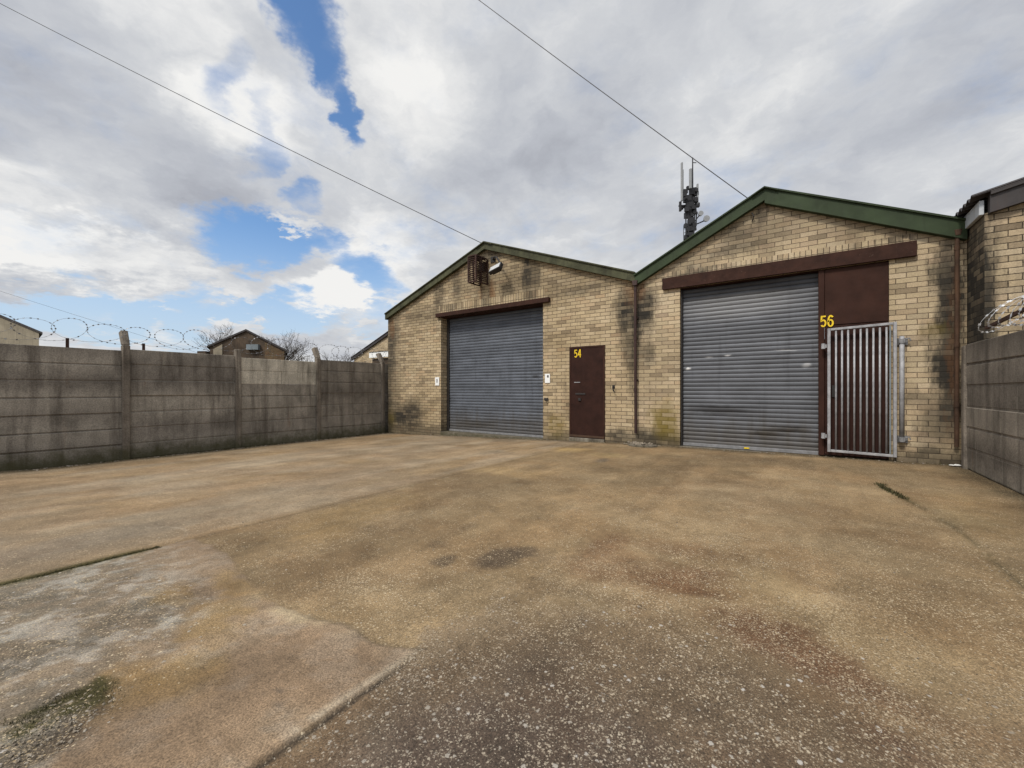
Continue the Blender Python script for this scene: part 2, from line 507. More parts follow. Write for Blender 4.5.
# far left slab: paler, pinker, with pale wheel tracks along the yard
far = 1 - sst(-3.75, -3.55, X)
col = mixc(col, far * .6 * sst(.25, .6, n_b + .25 * sst(0, 2.5, 2.5 - Y)), (.305, .228, .148))
col = mixc(col, far * sst(.45, .7, fbm(X * 1.6, Y * .35, 1.4, 5, seed=11)) * .55, (.335, .275, .20))
for tx, w in ((-4.75, .22), (-6.1, .3), (-7.4, .25)):
    col = mixc(col, far * np.exp(-((Xw * .35 + X * .65 - tx - .05 * Y) / w) ** 2) * .5 * sst(.3, .6, n_b), (.36, .30, .22))
col = mixc(col, far * bl(-4.2, .5, .5, .9) * .45, (.19, .165, .135))
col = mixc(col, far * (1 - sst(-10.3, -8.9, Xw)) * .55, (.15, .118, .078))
# pinkish smooth screed in the near left slab
crk = [(-3.56, 1.12), (-3.05, 1.14), (-2.6, 1.03), (-2.18, .99), (-1.88, .99), (-1.66, 1.075), (-1.45, 1.05), (-1.32, 1.1), (-1.20, 1.15)]
cx_, cy_ = np.array([p[0] for p in crk]), np.array([p[1] for p in crk])
ycr = np.interp(X, cx_, cy_) + .05 * (n_c - .5) + .04 * (n_d - .5)
inleft = sst(JX, JX + .01, X) * (1 - sst(KX - .01, KX, X))
near_l = inleft * (1 - sst(-.012, .012, Y - ycr))
col = mixc(col, near_l * .9, (.285, .212, .145))
grey = near_l * np.clip(sst(-1.75, -2.35, Xw) * (1 - sst(.62, .98, Yw)) + (1 - sst(.12, .30, Yw)) * sst(-1.25, -1.8, X), 0, 1)
col = mixc(col, grey * .62, (.225, .195, .15))
col = mixc(col, near_l * sst(.50, .60, fbm(X, Y, 11., 5, .72, seed=70) + .35 * (n_c - .5)) * (grey * .75 + .16), (.40, .37, .32))
col = mixc(col, near_l * sst(.55, .40, .5 * n_c + .5 * n_d) * grey * .55, (.14, .13, .105))
for a in ((-2.15, .83, .34, .15), (-1.85, .62, .22, .2), (-1.95, .45, .25, .15), (-2.6, .75, .25, .10), (-2.4, 1.0, .4, .12)):
    col = mixc(col, near_l * bl(*a) * .6, (.27, .18, .075))
# olive brown slab beyond the crack
mid = inleft * sst(-.012, .012, Y - ycr)
col = mixc(col, mid * .35, (.240, .170, .092))
col = mixc(col, mid * bl(-3.1, 2.2, .5, 1.1) * .5, (.27, .178, .078))
# right slab: coarse, exposed stone, nearly black close to the lens
right = sst(KX - .005, KX + .005, X + sst(.95, 1.3, Y) * (.28 * (n_c - .5) + .2 * (n_d - .5) + .35 * (n_b - .5)))
agg = right * (1 - sst(.75, 2.35, Yw + .5 * (n_b - .5) + .25 * (n_c - .5) - .25 * sst(0, .6, X)))
col = mixc(col, right * .5, (.262, .184, .102))
col = mixc(col, right * sst(.5, .68, n_b) * .55, (.35, .26, .155))
for a, k in (((-.45, 2.35, .35, .3), .85), ((-.05, 1.95, .32, .28), .9), ((-.9, 2.35, .35, .4), .6), ((-1.05, 2.7, .2, .3), .6), ((.2, 1.75, .2, .2), .7), ((.15, 1.6, .2, .15), .4), ((-.6, 2.9, .35, .3), .4)):
    col = mixc(col, right * bl(*a) * k, (.15, .082, .044))
for a, k in (((-.1, 2.45, .4, .3), .6), ((.4, 2.2, .4, .3), .5), ((-.95, 1.75, .25, .2), .5), ((.3, 1.75, .35, .12), .6), ((-.75, 1.75, .2, .12), .6)):
    col = mixc(col, right * bl(*a) * k, (.36, .27, .155))
col = mixc(col, agg * (.55 + .4 * sst(KX, KX + .35, Xw)) , (.088, .067, .054))
col = mixc(col, agg * sst(.5, .66, n_b) * .3, (.17, .135, .10))
# worn, darker bands
for a, k, c in ( ((-1.32, 2.3, .25, .18), .35, (.13, .1, .07)),
                ((-2.45, 5.85, .17, .3), .75, (.10, .085, .07)), ((-1.45, .80, .035, .022), .7, (.08, .07, .06)), ((-1.2, 4.0, .35, .9), .3, (.17, .12, .07)),
                ((-.2, 7.0, 1.7, .8), .55, (.135, .10, .06)), ((1.2, 6.6, .8, 1.1), .35, (.15, .115, .07)), ((-6.3, 7.6, 2., .4), .4, (.15, .12, .08)),
                ((-3.4, 6.6, .5, .4), .6, (.40, .28, .12)), ((-3.1, 4.4, .9, .35), .5, (.40, .29, .15)), ((-2.6, 6.3, .6, .25), .55, (.38, .28, .14)), ((1.15, 4.7, .3, .9), .5, (.36, .27, .14)),
                ((1.3, 5.6, .35, .4), .4, (.34, .25, .13)), ((-.5, 4.6, .8, 1.), .4, (.33, .26, .17)), ((.3, 3.4, .5, .7), .3, (.32, .245, .15))):
    col = mixc(col, bl(*a, soft=.2) * k, c)
for (ox, oy, orx, ory, ok) in ((-1.54, 2.05, .17, .25, .8), (-1.45, 2.22, .1, .14, .6), (-1.79, 1.82, .10, .13, .65), (-2.0, 2.0, .1, .1, .35)):
    col = mixc(col, bl(ox, oy, orx, ory, X + .10 * (n_c - .5) + .04 * (n_d - .5), Y + .12 * (n_c - .5), .45) * ok, (.078, .060, .043))
stk = sst(.48, .66, fbm(X * 3.2, Y * .45, 1.5, 5, .6, seed=81))
col = col * (1 + .16 * (stk - .4))[..., None]
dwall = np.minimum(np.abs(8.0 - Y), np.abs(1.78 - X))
col = mixc(col, (1 - sst(.03, .38, dwall + .2 * (n_c - .5))) * .8, (.07, .055, .032))  # damp strip at the wall feet, deepened with painted contact shade
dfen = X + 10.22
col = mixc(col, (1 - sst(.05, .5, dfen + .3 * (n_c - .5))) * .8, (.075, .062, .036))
# moss wedge and dirt in the near left corner
moss = bl(-1.98, .28, .10, .14, X + .10 * (n_d - .5), Y + .14 * (n_c - .5), .2) * sst(.40, .58, n_d) + bl(-2.035, .27, .04, .15, X + .06 * (n_d - .5), Y + .1 * (n_c - .5), .3) + bl(-2.03, .19, .06, .06, soft=.2) + bl(-2.0, .38, .10, .06, soft=.2) + .8 * bl(-1.98, .26, .07, .10, soft=.1) * sst(.48, .6, n_d)
jm = 1.4 * np.exp(-np.abs(X - JX - .014) / .028) * (1 - sst(.82, 1.0, Y)) * sst(.3, .5, n_c + .25)
jm2 = np.exp(-np.abs(X - JX) / .012) * sst(.9, 1.1, Y) * .5
rcp = [(.70, 6.1), (.72, 5.75), (.79, 5.45), (.84, 5.18), (.93, 4.6), (.955, 4.3), (.96, 3.3), (.95, 2.2)]
dr = segd(X, Y, rcp)
rm = np.exp(-dr / .03) * (1 - sst(5.9, 6.2, Y)) * np.clip(sst(5.0, 5.4, Y) + .45, 0, 1) * sst(.3, .6, n_c + .1)
debris = bl(-1.87, .26, .18, .24, soft=.2)
col = mixc(col, np.clip(debris * (.6 + .9 * n_d), 0, 1) * .9, (.075, .062, .046))
col = mixc(col, np.clip(moss + jm + rm * .9, 0, 1) * .95, (.058, .054, .016))
col = mixc(col, jm2, (.10, .078, .045))
col = mixc(col, np.exp(-dr / .012) * (1 - sst(5.0, 5.6, Y)) * sst(.3, .55, n_c) * .7, (.085, .066, .04))
col = mixc(col, sst(0, .03, X - np.interp(Y, [2.2, 3.3, 4.3, 4.6, 5.18], [.95, .96, .955, .93, .84])) * (1 - sst(5.0, 5.4, Y)) * .3, (.20, .155, .10))
# pale broken edge of the kerb-like slab joint
edge = np.exp(-((X - KX + .022) / .016) ** 2) * (1 - sst(.95, 1.2, Y)) * sst(.42, .52, fbm(X * .4, Y, 5., 4, seed=21))
col = mixc(col, edge * .85, (.46, .40, .31))
gap = np.exp(-((X - KX - .004) / .010) ** 2) * (1 - sst(.9, 1.15, Y)) * .85
col = mixc(col, gap, (.04, .034, .028))
# crack line
dc = np.abs(Y - ycr)
crack = inleft * np.exp(-(dc / .012) ** 2) * sst(-2.0, -1.7, X) * .45
col = mixc(col, crack, (.07, .055, .036))
cracklip = inleft * np.exp(-((Y - ycr + .03) / .035) ** 2) * sst(.42, .6, n_c) * sst(-2.4, -2.1, X) * (1 - sst(-1.7, -1.5, X))
col = mixc(col, cracklip * .7, (.42, .34, .22))
# pale hairline arc scraped in the left slab
arc = np.exp(-((np.hypot((X + 3.95) / 1., (Y - .75) / 1.) - .42) / .010) ** 2) * sst(.0, .3, Y - .55)
col = mixc(col, far * arc * .35, (.42, .37, .29))
n_e = fbm(X, Y, 3.1, 6, .62, seed=50)
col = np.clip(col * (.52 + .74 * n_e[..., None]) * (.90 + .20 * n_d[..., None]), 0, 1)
lumc = sst(.45, .62, fbm(X, Y, 2.3, 6, .65, seed=61))[..., None]
col = col * (1 - .12 * lumc * np.array([.7, 1., 1.2]))
gr_m = col.mean(-1, keepdims=True); col = gr_m + (col - gr_m) * 1.06; col = col * .90

Z = base.copy()
Z += .012 * (n_a - .5) + .006 * (n_b - .5) + .003 * (n_c - .5)
Z += (1 - sst(JX - .004, JX + .004, X)) * (1 - sst(.75, 1.05, Y)) * .016
Z += (1 - sst(KX - .004, KX + .004, X)) * (1 - sst(.7, 1.1, Y)) * sst(-1.9, -1.3, X) * .009
Z += near_l * .006 - .006 * debris + .006 * cracklip
Z += right * (.0045 * (n_d - .5) + .004 * (fbm(X, Y, 30., 3, .6, seed=30) - .5)) + debris * .012 * (n_d - .5) + grey * .007 * (n_d - .5)
Z -= .012 * np.exp(-dr / .02) * (1 - sst(5.9, 6.2, Y))
speck = np.clip(right * (.5 + .5 * (1 - sst(1.6, 4.0, Y)) + .2 * (n_b - .5)) + mid * bl(-1.75, 1.45, .55, .5, soft=.1) * .55 + near_l * (grey * .45 + debris * .5) + mid * .42 + far * .34, 0, 1)
rows, cols = X.shape
vv = np.stack([X, Y, Z], -1).reshape(-1, 3)
ii = np.arange(rows * cols).reshape(rows, cols)
ff = np.stack([ii[:-1, :-1], ii[:-1, 1:], ii[1:, 1:], ii[1:, :-1]], -1).reshape(-1, 4)
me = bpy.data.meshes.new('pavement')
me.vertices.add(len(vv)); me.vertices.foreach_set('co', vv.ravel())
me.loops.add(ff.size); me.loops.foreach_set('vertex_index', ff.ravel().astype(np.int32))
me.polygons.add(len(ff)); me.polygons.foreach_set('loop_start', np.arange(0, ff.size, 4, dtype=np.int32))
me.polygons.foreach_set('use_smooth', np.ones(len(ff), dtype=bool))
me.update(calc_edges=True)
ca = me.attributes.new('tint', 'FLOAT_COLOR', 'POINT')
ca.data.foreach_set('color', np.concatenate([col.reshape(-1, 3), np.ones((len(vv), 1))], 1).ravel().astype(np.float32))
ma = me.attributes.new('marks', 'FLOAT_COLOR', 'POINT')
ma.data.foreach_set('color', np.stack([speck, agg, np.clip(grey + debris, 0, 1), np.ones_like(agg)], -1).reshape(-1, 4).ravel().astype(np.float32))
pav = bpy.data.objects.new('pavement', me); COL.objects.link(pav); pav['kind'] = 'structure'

m, t = material('yard_concrete')
P = t.pos()
tint = t.attr('tint')
mk = t.node('ShaderNodeSeparateColor'); t.set(mk.inputs[0], t.attr('marks'))
spk, ag, gr = mk.outputs
wob = t.v('ADD', P, t.v('SCALE', t.v('SUBTRACT', t.noise(P, 60, 3, .6, out='Color'), (.5, .5, .5)), .012))
f1 = t.noise(P, 22, 8, .68); f2 = t.noise(P, 170, 4, .75); f3 = t.noise(P, 4.5, 6, .6)
c = t.mix(1., tint, t.ramp(f1, [(.3, (.80, .79, .77)), (.5, (1., 1., 1.)), (.7, (1.16, 1.15, 1.13))]), 'MULTIPLY')
c = t.mix(1., c, t.ramp(f2, [(.34, (.40, .39, .37)), (.5, (1., 1., 1.)), (.66, (1.55, 1.52, 1.46))]), 'MULTIPLY')
# worn stone: small bright grains gathered in drifts, larger flakes where the top coat has gone
cl2 = t.ss(t.noise(P, 3.2, 8, .72), .36, .64)
dens_ = t.m('MULTIPLY', t.m('MULTIPLY_ADD', cl2, t.m('MULTIPLY_ADD', ag, -.25, .66), .08), spk)
wob2 = t.v('ADD', P, t.v('SCALE', t.v('SUBTRACT', t.noise(P, 90, 3, .6, out='Color'), (.5, .5, .5)), .016))
def grains(scale, dens, r0, r1):
    vo = t.voro(wob2, scale); rn = t.node('ShaderNodeSeparateColor'); t.set(rn.inputs[0], vo.outputs['Color'])
    keep = t.m('LESS_THAN', rn.outputs[0], dens)
    size = t.m('MULTIPLY_ADD', rn.outputs[1], r1 - r0, r0)
    d = t.m('SUBTRACT', size, vo.outputs['Distance'])
    return t.m('MULTIPLY', t.ss(d, -.08, .10), keep), rn.outputs[2]
st, h1 = grains(105, dens_, .22, .52)
stc = t.ramp(h1, [(0, (.33, .25, .15)), (.45, (.46, .36, .225)), (.8, (.58, .48, .33)), (1, (.40, .35, .28))])
c = t.mix(t.m('MULTIPLY', st, .85), c, t.mix(t.m('MULTIPLY', ag, .6), stc, (.36, .325, .28)))
stb, h3 = grains(170, t.m('MULTIPLY', dens_, 1.1), .25, .55)
c = t.mix(t.m('MULTIPLY', stb, .6), c, t.mix(t.m('MULTIPLY', ag, .6), (.44, .345, .22), (.30, .27, .23)))
a2 = t.m('MULTIPLY', t.m('MULTIPLY_ADD', ag, .24, t.m('MULTIPLY', gr, .14)), t.ss(t.noise(P, 4.3, 7, .72), .36, .64))
st2, h2 = grains(56, a2, .16, .50)
c = t.mix(t.m('MULTIPLY', st2, .8), c, t.ramp(h2, [(0, (.26, .22, .17)), (.6, (.37, .335, .285)), (1, (.50, .47, .43))]))
# pits
pit = t.ss(t.noise(P, 75, 4, .6), .40, .30)
c = t.mix(t.m('MULTIPLY', pit, t.m('MULTIPLY_ADD', spk, .5, .15)), c, (.04, .033, .026))
hgt = t.m('ADD', t.m('MULTIPLY', f1, .8), t.m('ADD', t.m('MULTIPLY', f2, .35), t.m('MULTIPLY_ADD', st, .35, t.m('MULTIPLY', st2, .5))))
hgt = t.m('SUBTRACT', hgt, t.m('MULTIPLY', pit, .3))
t.out(c, t.m('MULTIPLY_ADD', f3, -.25, .98), normal=t.bump(hgt, .5, .012), spec=.25)
me.materials.append(m)

m, t = material('waste_land')
P = t.pos()
t.out(t.ramp(t.noise(P, .8, 7, .65), [(.3, (.07, .065, .04)), (.7, (.17, .145, .10))]), .95)
land = MB()
land.quad((-2500, -2500, -.42), (2500, -2500, -.42), (2500, 2500, -.42), (-2500, 2500, -.42))
land = land.build('ground', m, fix=False); land['kind'] = 'structure'

# moss, weeds and grit (nobody could count them)
m, t = material('moss_and_weeds')
t.out(t.ramp(t.noise(t.pos(), 30, 4), [(.3, (.026, .027, .009)), (.55, (.056, .049, .015)), (.8, (.11, .085, .03))]), .9)
rr = random.Random(3)
mo = MB()
def blade(x, y, z, h, lean):
    a = rr.random() * 6.28; w = h * .18
    dx, dy = math.cos(a), math.sin(a)
    tx, ty = lean * h * math.cos(a + 1.3 + rr.random()), lean * h * math.sin(a + 1.3 + rr.random())
    mo.quad((x - dx * w, y - dy * w, z), (x + dx * w, y + dy * w, z), (x + tx, y + ty, z + h))
gzv = lambda x, y: float(np.interp(x, [-10.6, -2.8, 14], [-.024 + .0316 * -7.8, -.024, .0085 * 14])) if x <= -2.8 else .0085 * x
for _ in range(2600):                                  # joint between the slabs
    y = rr.uniform(.0, .93); x = JX + rr.gauss(.012, .011)
    blade(x, y, gzv(x, y) - .004, rr.uniform(.008, .024), .5)
for _ in range(2600):                                  # wedge of moss near the lens
    y = rr.uniform(.14, .40); x = -2.035 + rr.gauss(0, .016) + abs(rr.gauss(0, .045)) * (rr.random() < .5) + .02 * math.sin(y * 40) + (.07 * rr.random() if y > .34 else 0)
    blade(x, y, gzv(x, y) - .004, rr.uniform(.005, .015), .6)
for _ in range(500):
    y = rr.uniform(5.3, 6.0); x = float(np.interp(y, [5.18, 5.45, 5.75, 6.1], [.84, .79, .72, .70])) + rr.gauss(0, .02)
    blade(x, y, gzv(x, y) - .006, rr.uniform(.01, .03), .6)
for _ in range(1600):                                  # foot of the left boundary wall
    y = rr.uniform(-2, 8); x = -10.19 + abs(rr.gauss(0, .07))
    if fbm(np.array([x]), np.array([y]), 1.3, 3, seed=40)[0] > .5:
        blade(x, y, gzv(x, y) - .005, rr.uniform(.012, .05), .5)
for _ in range(500):                                   # foot of the facades
    x = rr.uniform(-10, 1.7); y = 7.985 - abs(rr.gauss(0, .03))
    if -7.9 < x < -3.3 and rr.random() < .8 or -1.8 < x < 1.05: continue
    blade(x, y, gzv(x, y) - .004, rr.uniform(.01, .04), .5)
mo = mo.build('moss', m, fix=False); mo['kind'] = 'stuff'; mo['label'] = 'dark green moss and weeds in joints and wall feet'

m, t = material('loose_grit')
t.out(t.ramp(t.noise(t.pos(), 45, 3), [(.3, (.10, .08, .06)), (.55, (.24, .20, .15)), (.75, (.42, .39, .34))]), .9)
gm = MB()
for _ in range(1300):
    x = rr.gauss(-1.88, .16); y = rr.gauss(.24, .14)
    if y < -.1: continue
    gm.lump((x, y, gzv(x, y) + .002), min(abs(rr.gauss(0, .0022)) + .001, .007), rnd=rr)
for _ in range(900):
    x = rr.uniform(-4.5, 1.4); y = rr.uniform(.1, 4)
    gm.lump((x, y, gzv(x, y) + .003), abs(rr.gauss(0, .002)) + .0014, rnd=rr)
for _ in range(260):
    y = rr.uniform(-1, 8); x = -10.17 + abs(rr.gauss(0, .12))
    gm.lump((x, y, gzv(x, y) + .004), rr.uniform(.006, .022), rnd=rr)
for _ in range(170):
    x = rr.uniform(-10, 1.7); y = 7.97 - abs(rr.gauss(0, .07))
    gm.lump((x, y, gzv(x, y) + .004), rr.uniform(.004, .016), rnd=rr)
for _ in range(60):                                    # rubble heap beside the drain
    x = rr.gauss(-2.52, .11); y = 7.80 + rr.gauss(0, .05)
    gm.lump((x, min(y, 7.95), gzv(x, y) + rr.uniform(.005, .05)), rr.uniform(.012, .035), .7, rnd=rr)
gm = gm.build('grit', m, fix=False); gm['kind'] = 'stuff'; gm['label'] = 'loose grit and crumbs of broken concrete'

# ================================================================= workshops
YF = 8.0
def gable_wall(xs, zs, x0, x1, ze, xa, za, openings, y, depth):
    """front wall with real openings, extruded to its thickness"""
    bm = bmesh.new(); vd = {}
    def V(x, z):
        k = (round(x, 4), round(z, 4))
        if k not in vd: vd[k] = bm.verts.new((x, y, z))
        return vd[k]
    X_ = sorted(set([x0, x1, xa] + xs + [o[i] for o in openings for i in (0, 1)]))
    Z_ = sorted(set(zs + [ze] + [o[i] for o in openings for i in (2, 3)]))
    def roof(x): return ze + (za - ze) * (1 - abs(x - xa) / ((xa - x0) if x < xa else (x1 - xa)))
    for a, b in zip(X_, X_[1:]):
        for c, d in zip(Z_, Z_[1:]):
            if d > ze + 1e-6: continue
            mx, mz = (a + b) / 2, (c + d) / 2
            if any(o[0] < mx < o[1] and o[2] < mz < o[3] for o in openings): continue
            bm.faces.new([V(a, c), V(b, c), V(b, d), V(a, d)])
        pts = [V(a, ze), V(b, ze)]
        if roof(b) > ze + 1e-4: pts.append(V(b, roof(b)))
        if roof(a) > ze + 1e-4: pts.append(V(a, roof(a)))
        if len(pts) > 2: bm.faces.new(pts)
    r = bmesh.ops.extrude_face_region(bm, geom=bm.faces[:])
    bmesh.ops.translate(bm, vec=(0, depth, 0), verts=[g for g in r['geom'] if isinstance(g, bmesh.types.BMVert)])
    bmesh.ops.recalc_face_normals(bm, faces=bm.faces)
    mb = MB(); bm.verts.index_update()
    mb.v = [tuple(v.co) for v in bm.verts]; mb.f = [tuple(v.index for v in f.verts) for f in bm.faces]
    bm.free()
    return mb

def add_shell(mb, x0, x1, ze, y0, y1, zb=-.5):
    """side and back walls behind the front"""
    mb.box(x0, x0 + .22, y0, y1, zb, ze); mb.box(x1 - .22, x1, y0, y1, zb, ze)
    mb.box(x0 + .22, x1 - .22, y1 - .22, y1, zb, ze)

def roof_sheets(name, x0, x1, xa, ze, za, y0, y1, mat, parent, over=.0, pitch=.15, amp=.022):
    mb = MB()
    ny = int((y1 - y0) / pitch * 6)
    for xe in (x0 - over, x1 + over):
        sl = (za - ze) / (abs(xa - (x0 if xe < xa else x1)))
        zE = za - sl * abs(xa - xe)
        i = len(mb.v)
        for k in range(ny + 1):
            yy = y0 + (y1 - y0) * k / ny
            h = amp * math.sin(2 * math.pi * (yy - y0) / pitch)
            for (x, z) in ((xe, zE), (xa, za)):
                mb.v.append((x, yy, z + h)); mb.v.append((x, yy, z + h - .012))
        for k in range(ny):
            a = i + 4 * k; b = a + 4
            mb.f += [(a, a + 2, b + 2, b), (a + 1, b + 1, b + 3, a + 3), (a, b, b + 1, a + 1)]
    return mb.build(name, mat, parent, fix=False)

def bargeboard(p0, p1, drop, y0, y1, lip=.014):
    """p0 eave, p1 ridge (x, z) of the top edge"""
    mb = MB()
    (xa, za), (xb, zb) = p0, p1
    mb.prism([(xa, y0, za), (xb, y0, zb), (xb, y0, zb - drop), (xa, y0, za - drop)], (0, y1 - y0, 0))
    d = Vector((xb - xa, 0, zb - za)).normalized()
    n = Vector((-d.z, 0, d.x));  n = n if n.z > 0 else -n
    q = Vector((xa, 0, za)); w = Vector((xb, 0, zb))
    mb.prism([(q.x, y0 - .03, q.z + .002), (w.x, y0 - .03, w.z + .002), (w.x + 0, y0 - .03, w.z + .012), (q.x, y0 - .03, q.z + .012)], (0, .36, 0))
    mb.prism([(q.x, y0 - .03, q.z - lip), (w.x, y0 - .03, w.z - lip), (w.x, y0 - .03, w.z), (q.x, y0 - .03, q.z)], (0, .027, 0))
    return mb

def shutter(x0, x1, z0, z1, y, name, mat, parent, label=None):
    pitch = .075; mb = MB()
    prof = [(0, .007), (.05, .000), (.18, -.005), (.36, -.0085), (.58, -.0085), (.78, -.005), (.93, .000), (.985, .007)]
    zs = []; z = z1
    k = 0
    i = 0
    while True:
        done = False
        for f_, dy in prof:
            zz = z1 - (k + f_) * pitch
            if zz < z0: done = True; break
            zs.append((zz, dy))
        if done: break
        k += 1
    nx = 9
    for (zz, dy) in zs:
        for j in range(nx + 1):
            x = x0 + (x1 - x0) * j / nx
            b = .004 * math.sin(j * 2.1 + int((z1 - zz) / pitch) * .7)
            mb.v.append((x, y + dy + b, zz))
    w = nx + 1
    for a in range(len(zs) - 1):
        for j in range(nx):
            mb.f.append((a * w + j, (a + 1) * w + j, (a + 1) * w + j + 1, a * w + j + 1))
    o = mb.build(name, mat, parent, fix=False)
    return o

def arc(cx, cz, rx, rz, a0, a1, n=12):
    return [(cx + rx * math.cos(R(a0 + (a1 - a0) * k / n)), cz + rz * math.sin(R(a0 + (a1 - a0) * k / n))) for k in range(n + 1)]
DIGIT = {
    '5': [[(.9, .91), (.2, .91), (.16, .53)] + arc(.48, .34, .38, .26, 128, -145, 16)],
    '4': [[(.62, .98), (.10, .33), (.98, .33)], [(.70, .99), (.70, .02)]],
    '6': [arc(.54, .56, .40, .36, 40, 178, 12) + arc(.50, .32, .38, .26, 180, 520, 24)],
}
def number(txt, x0, x1, z0, z1, y, parent):
    """stencilled digits, each one strip of paint with a little thickness"""
    mb = MB(); w = (x1 - x0) / len(txt); h = z1 - z0
    for n, ch in enumerate(txt):
        for q, line in enumerate(DIGIT[ch]):
            pts = [Vector((x0 + w * (n + .06 + .84 * px), 0, z0 + h * pz)) for px, pz in line]
            hw = .074 * h; L_, R_ = [], []
            for k, p in enumerate(pts):
                d0 = (p - pts[k - 1]).normalized() if k else (pts[1] - p).normalized()
                d1 = (pts[k + 1] - p).normalized() if k < len(pts) - 1 else d0
                tt = (d0 + d1).normalized(); nn = Vector((-tt.z, 0, tt.x))
                s_ = hw / max(.55, nn.dot(Vector((-d0.z, 0, d0.x))))
                s_ *= .8
                L_.append(p + nn * s_); R_.append(p - nn * s_)
            yy = y - .0012 * q - .0004 * n
            i = len(mb.v)
            for a, b in zip(L_, R_):
                for yo in (yy, yy + .004): mb.v += [(a.x, yo, a.z), (b.x, yo, b.z)]
            for k in range(len(pts) - 1):
                a = i + 4 * k; b = a + 4
                mb.f += [(a, a + 1, b + 1, b), (a, b, b + 2, a + 2), (a + 1, a + 3, b + 3, b + 1)]
            mb.f += [(i, i + 2, i + 3, i + 1), (b, b + 1, b + 3, b + 2)]
    return mb.build('house_number', M['yellow'], parent, fix=False)

# ---- number 54
A = thing('brick_workshop', 'sooty buff brick gabled workshop with wide blue grey roller shutter and maroon door numbered 54', 'building', (-6.4, 8, -.2))
w = gable_wall([], [-.5], -10.13, -2.65, 3.20, -6.347, 4.585, [(-7.93, -4.74, -.5, 2.985), (-4.075, -3.27, -.5, 1.955)], YF, .34)
add_shell(w, -10.13, -2.65, 3.18, YF + .34, 22)
w.build('wall', M['brick54'], A)
# threshold under the shutter and door
MB().box(-7.93, -4.74, 7.985, 8.30, -.5, -.085).build('threshold', M['concrete_post'], A)
MB().box(-8.0, -4.68, YF - .003, YF + .1, 3.092, 3.30).build('soldier_course', M['soldier54'], A)
MB().box(-8.055, -4.55, 7.915, 7.997, 2.982, 3.088).box(-7.925, -4.745, 8.001, 8.30, 2.968, 2.981).build('lintel', M['maroon_rust'], A, bevel=.004)
s = shutter(-7.87, -4.80, -.05, 2.968, 8.27, 'roller_shutter', M['shutter54'], A)
MB().box(-7.87, -4.80, 8.245, 8.285, -.083, -.03).build('bottom_rail', M['galv_dull'], s, bevel=.005)
for a, b in ((-7.925, -7.855), (-4.815, -4.745)): MB().box(a, b, 8.225, 8.30, -.08, 2.967).build('guide_rail', M['black_steel'], s)
d = MB().box(-4.068, -3.277, 7.992, 8.04, .02, 1.948).build('door', M['door_maroon'], A, bevel=.006)
f = MB()
f.box(-4.073, -4.040, 7.984, 7.99, .02, 1.95); f.box(-3.305, -3.272, 7.984, 7.99, .02, 1.95); f.box(-4.04, -3.305, 7.984, 7.99, 1.92, 1.95)
f.build('frame', M['maroon'], d)
MB().box(-3.96, -3.82, 7.984, 7.991, .985 + .20, 1.03 + .17).build('letter_plate', M['galv'], d, bevel=.002)
MB().box(-3.93, -3.70, 7.98, 7.991, .93, .965).box(-3.86, -3.80, 7.965, 7.991, .80, .86).build('hasp', M['black_steel'], d, bevel=.004)
MB().box(-4.06, -3.28, 7.975, 7.991, .03, .075).build('kick_plate', M['rust_pipe'], d, bevel=.003)
number('54', -3.965, -3.79, 1.72, 1.895, 7.989, d)
MB().box(-4.07, -3.275, 7.96, 8.3, -.4, .017).build('doorstep', M['concrete_post'], A, bevel=.006)
bargeboard((-10.145, 3.295), (-6.347, 4.667), .165, 7.90, 7.996).build('bargeboard', M['green_mossy'], A)
bargeboard((-2.62, 3.305), (-6.347, 4.667), .175, 7.897, 7.996).build('bargeboard', M['green_mossy'], A)
MB().prism([(-6.6, 7.85, 4.568), (-6.347, 7.85, 4.672), (-6.1, 7.85, 4.573), (-6.1, 7.85, 4.55), (-6.347, 7.85, 4.648), (-6.6, 7.85, 4.545)], (0, 14, 0)).build('ridge_cap', M['green_mossy'], A)
roof_sheets('roof', -10.14, -2.62, -6.347, 3.25, 4.645, 8.02, 22, M['cement_sheet'], A)
dp = MB().tube([(-2.62, 7.93, 3.06), (-2.62, 7.93, 1.9), (-2.615, 7.935, .19)], .027, 12)
for z in (2.95, 2.0, 1.0): dp.tube([(-2.62, 7.93, z), (-2.62, 7.93, z + .07)], .033, 12)
dp = dp.build('drainpipe', M['pipe_dark'], A, smooth=False)
MB().prism([(-2.675, 7.88, 3.15), (-2.565, 7.88, 3.15), (-2.58, 7.88, 3.05), (-2.66, 7.88, 3.05)], (0, .11, 0)).build('hopper', M['pipe_dark'], dp, bevel=.006)
for z in (2.42, 1.2): MB().box(-2.66, -2.58, 7.955, 7.998, z, z + .035).build('bracket', M['pipe_dark'], dp)
MB().tube([(-3.09, 7.998, 1.10), (-3.09, 7.95, 1.09), (-3.07, 7.93, 1.03), (-3.05, 7.945, .99)], .012, 8).box(-3.11, -3.06, 7.985, 7.998, 1.06, 1.13).build('wall_hook', M['black_steel'], A)

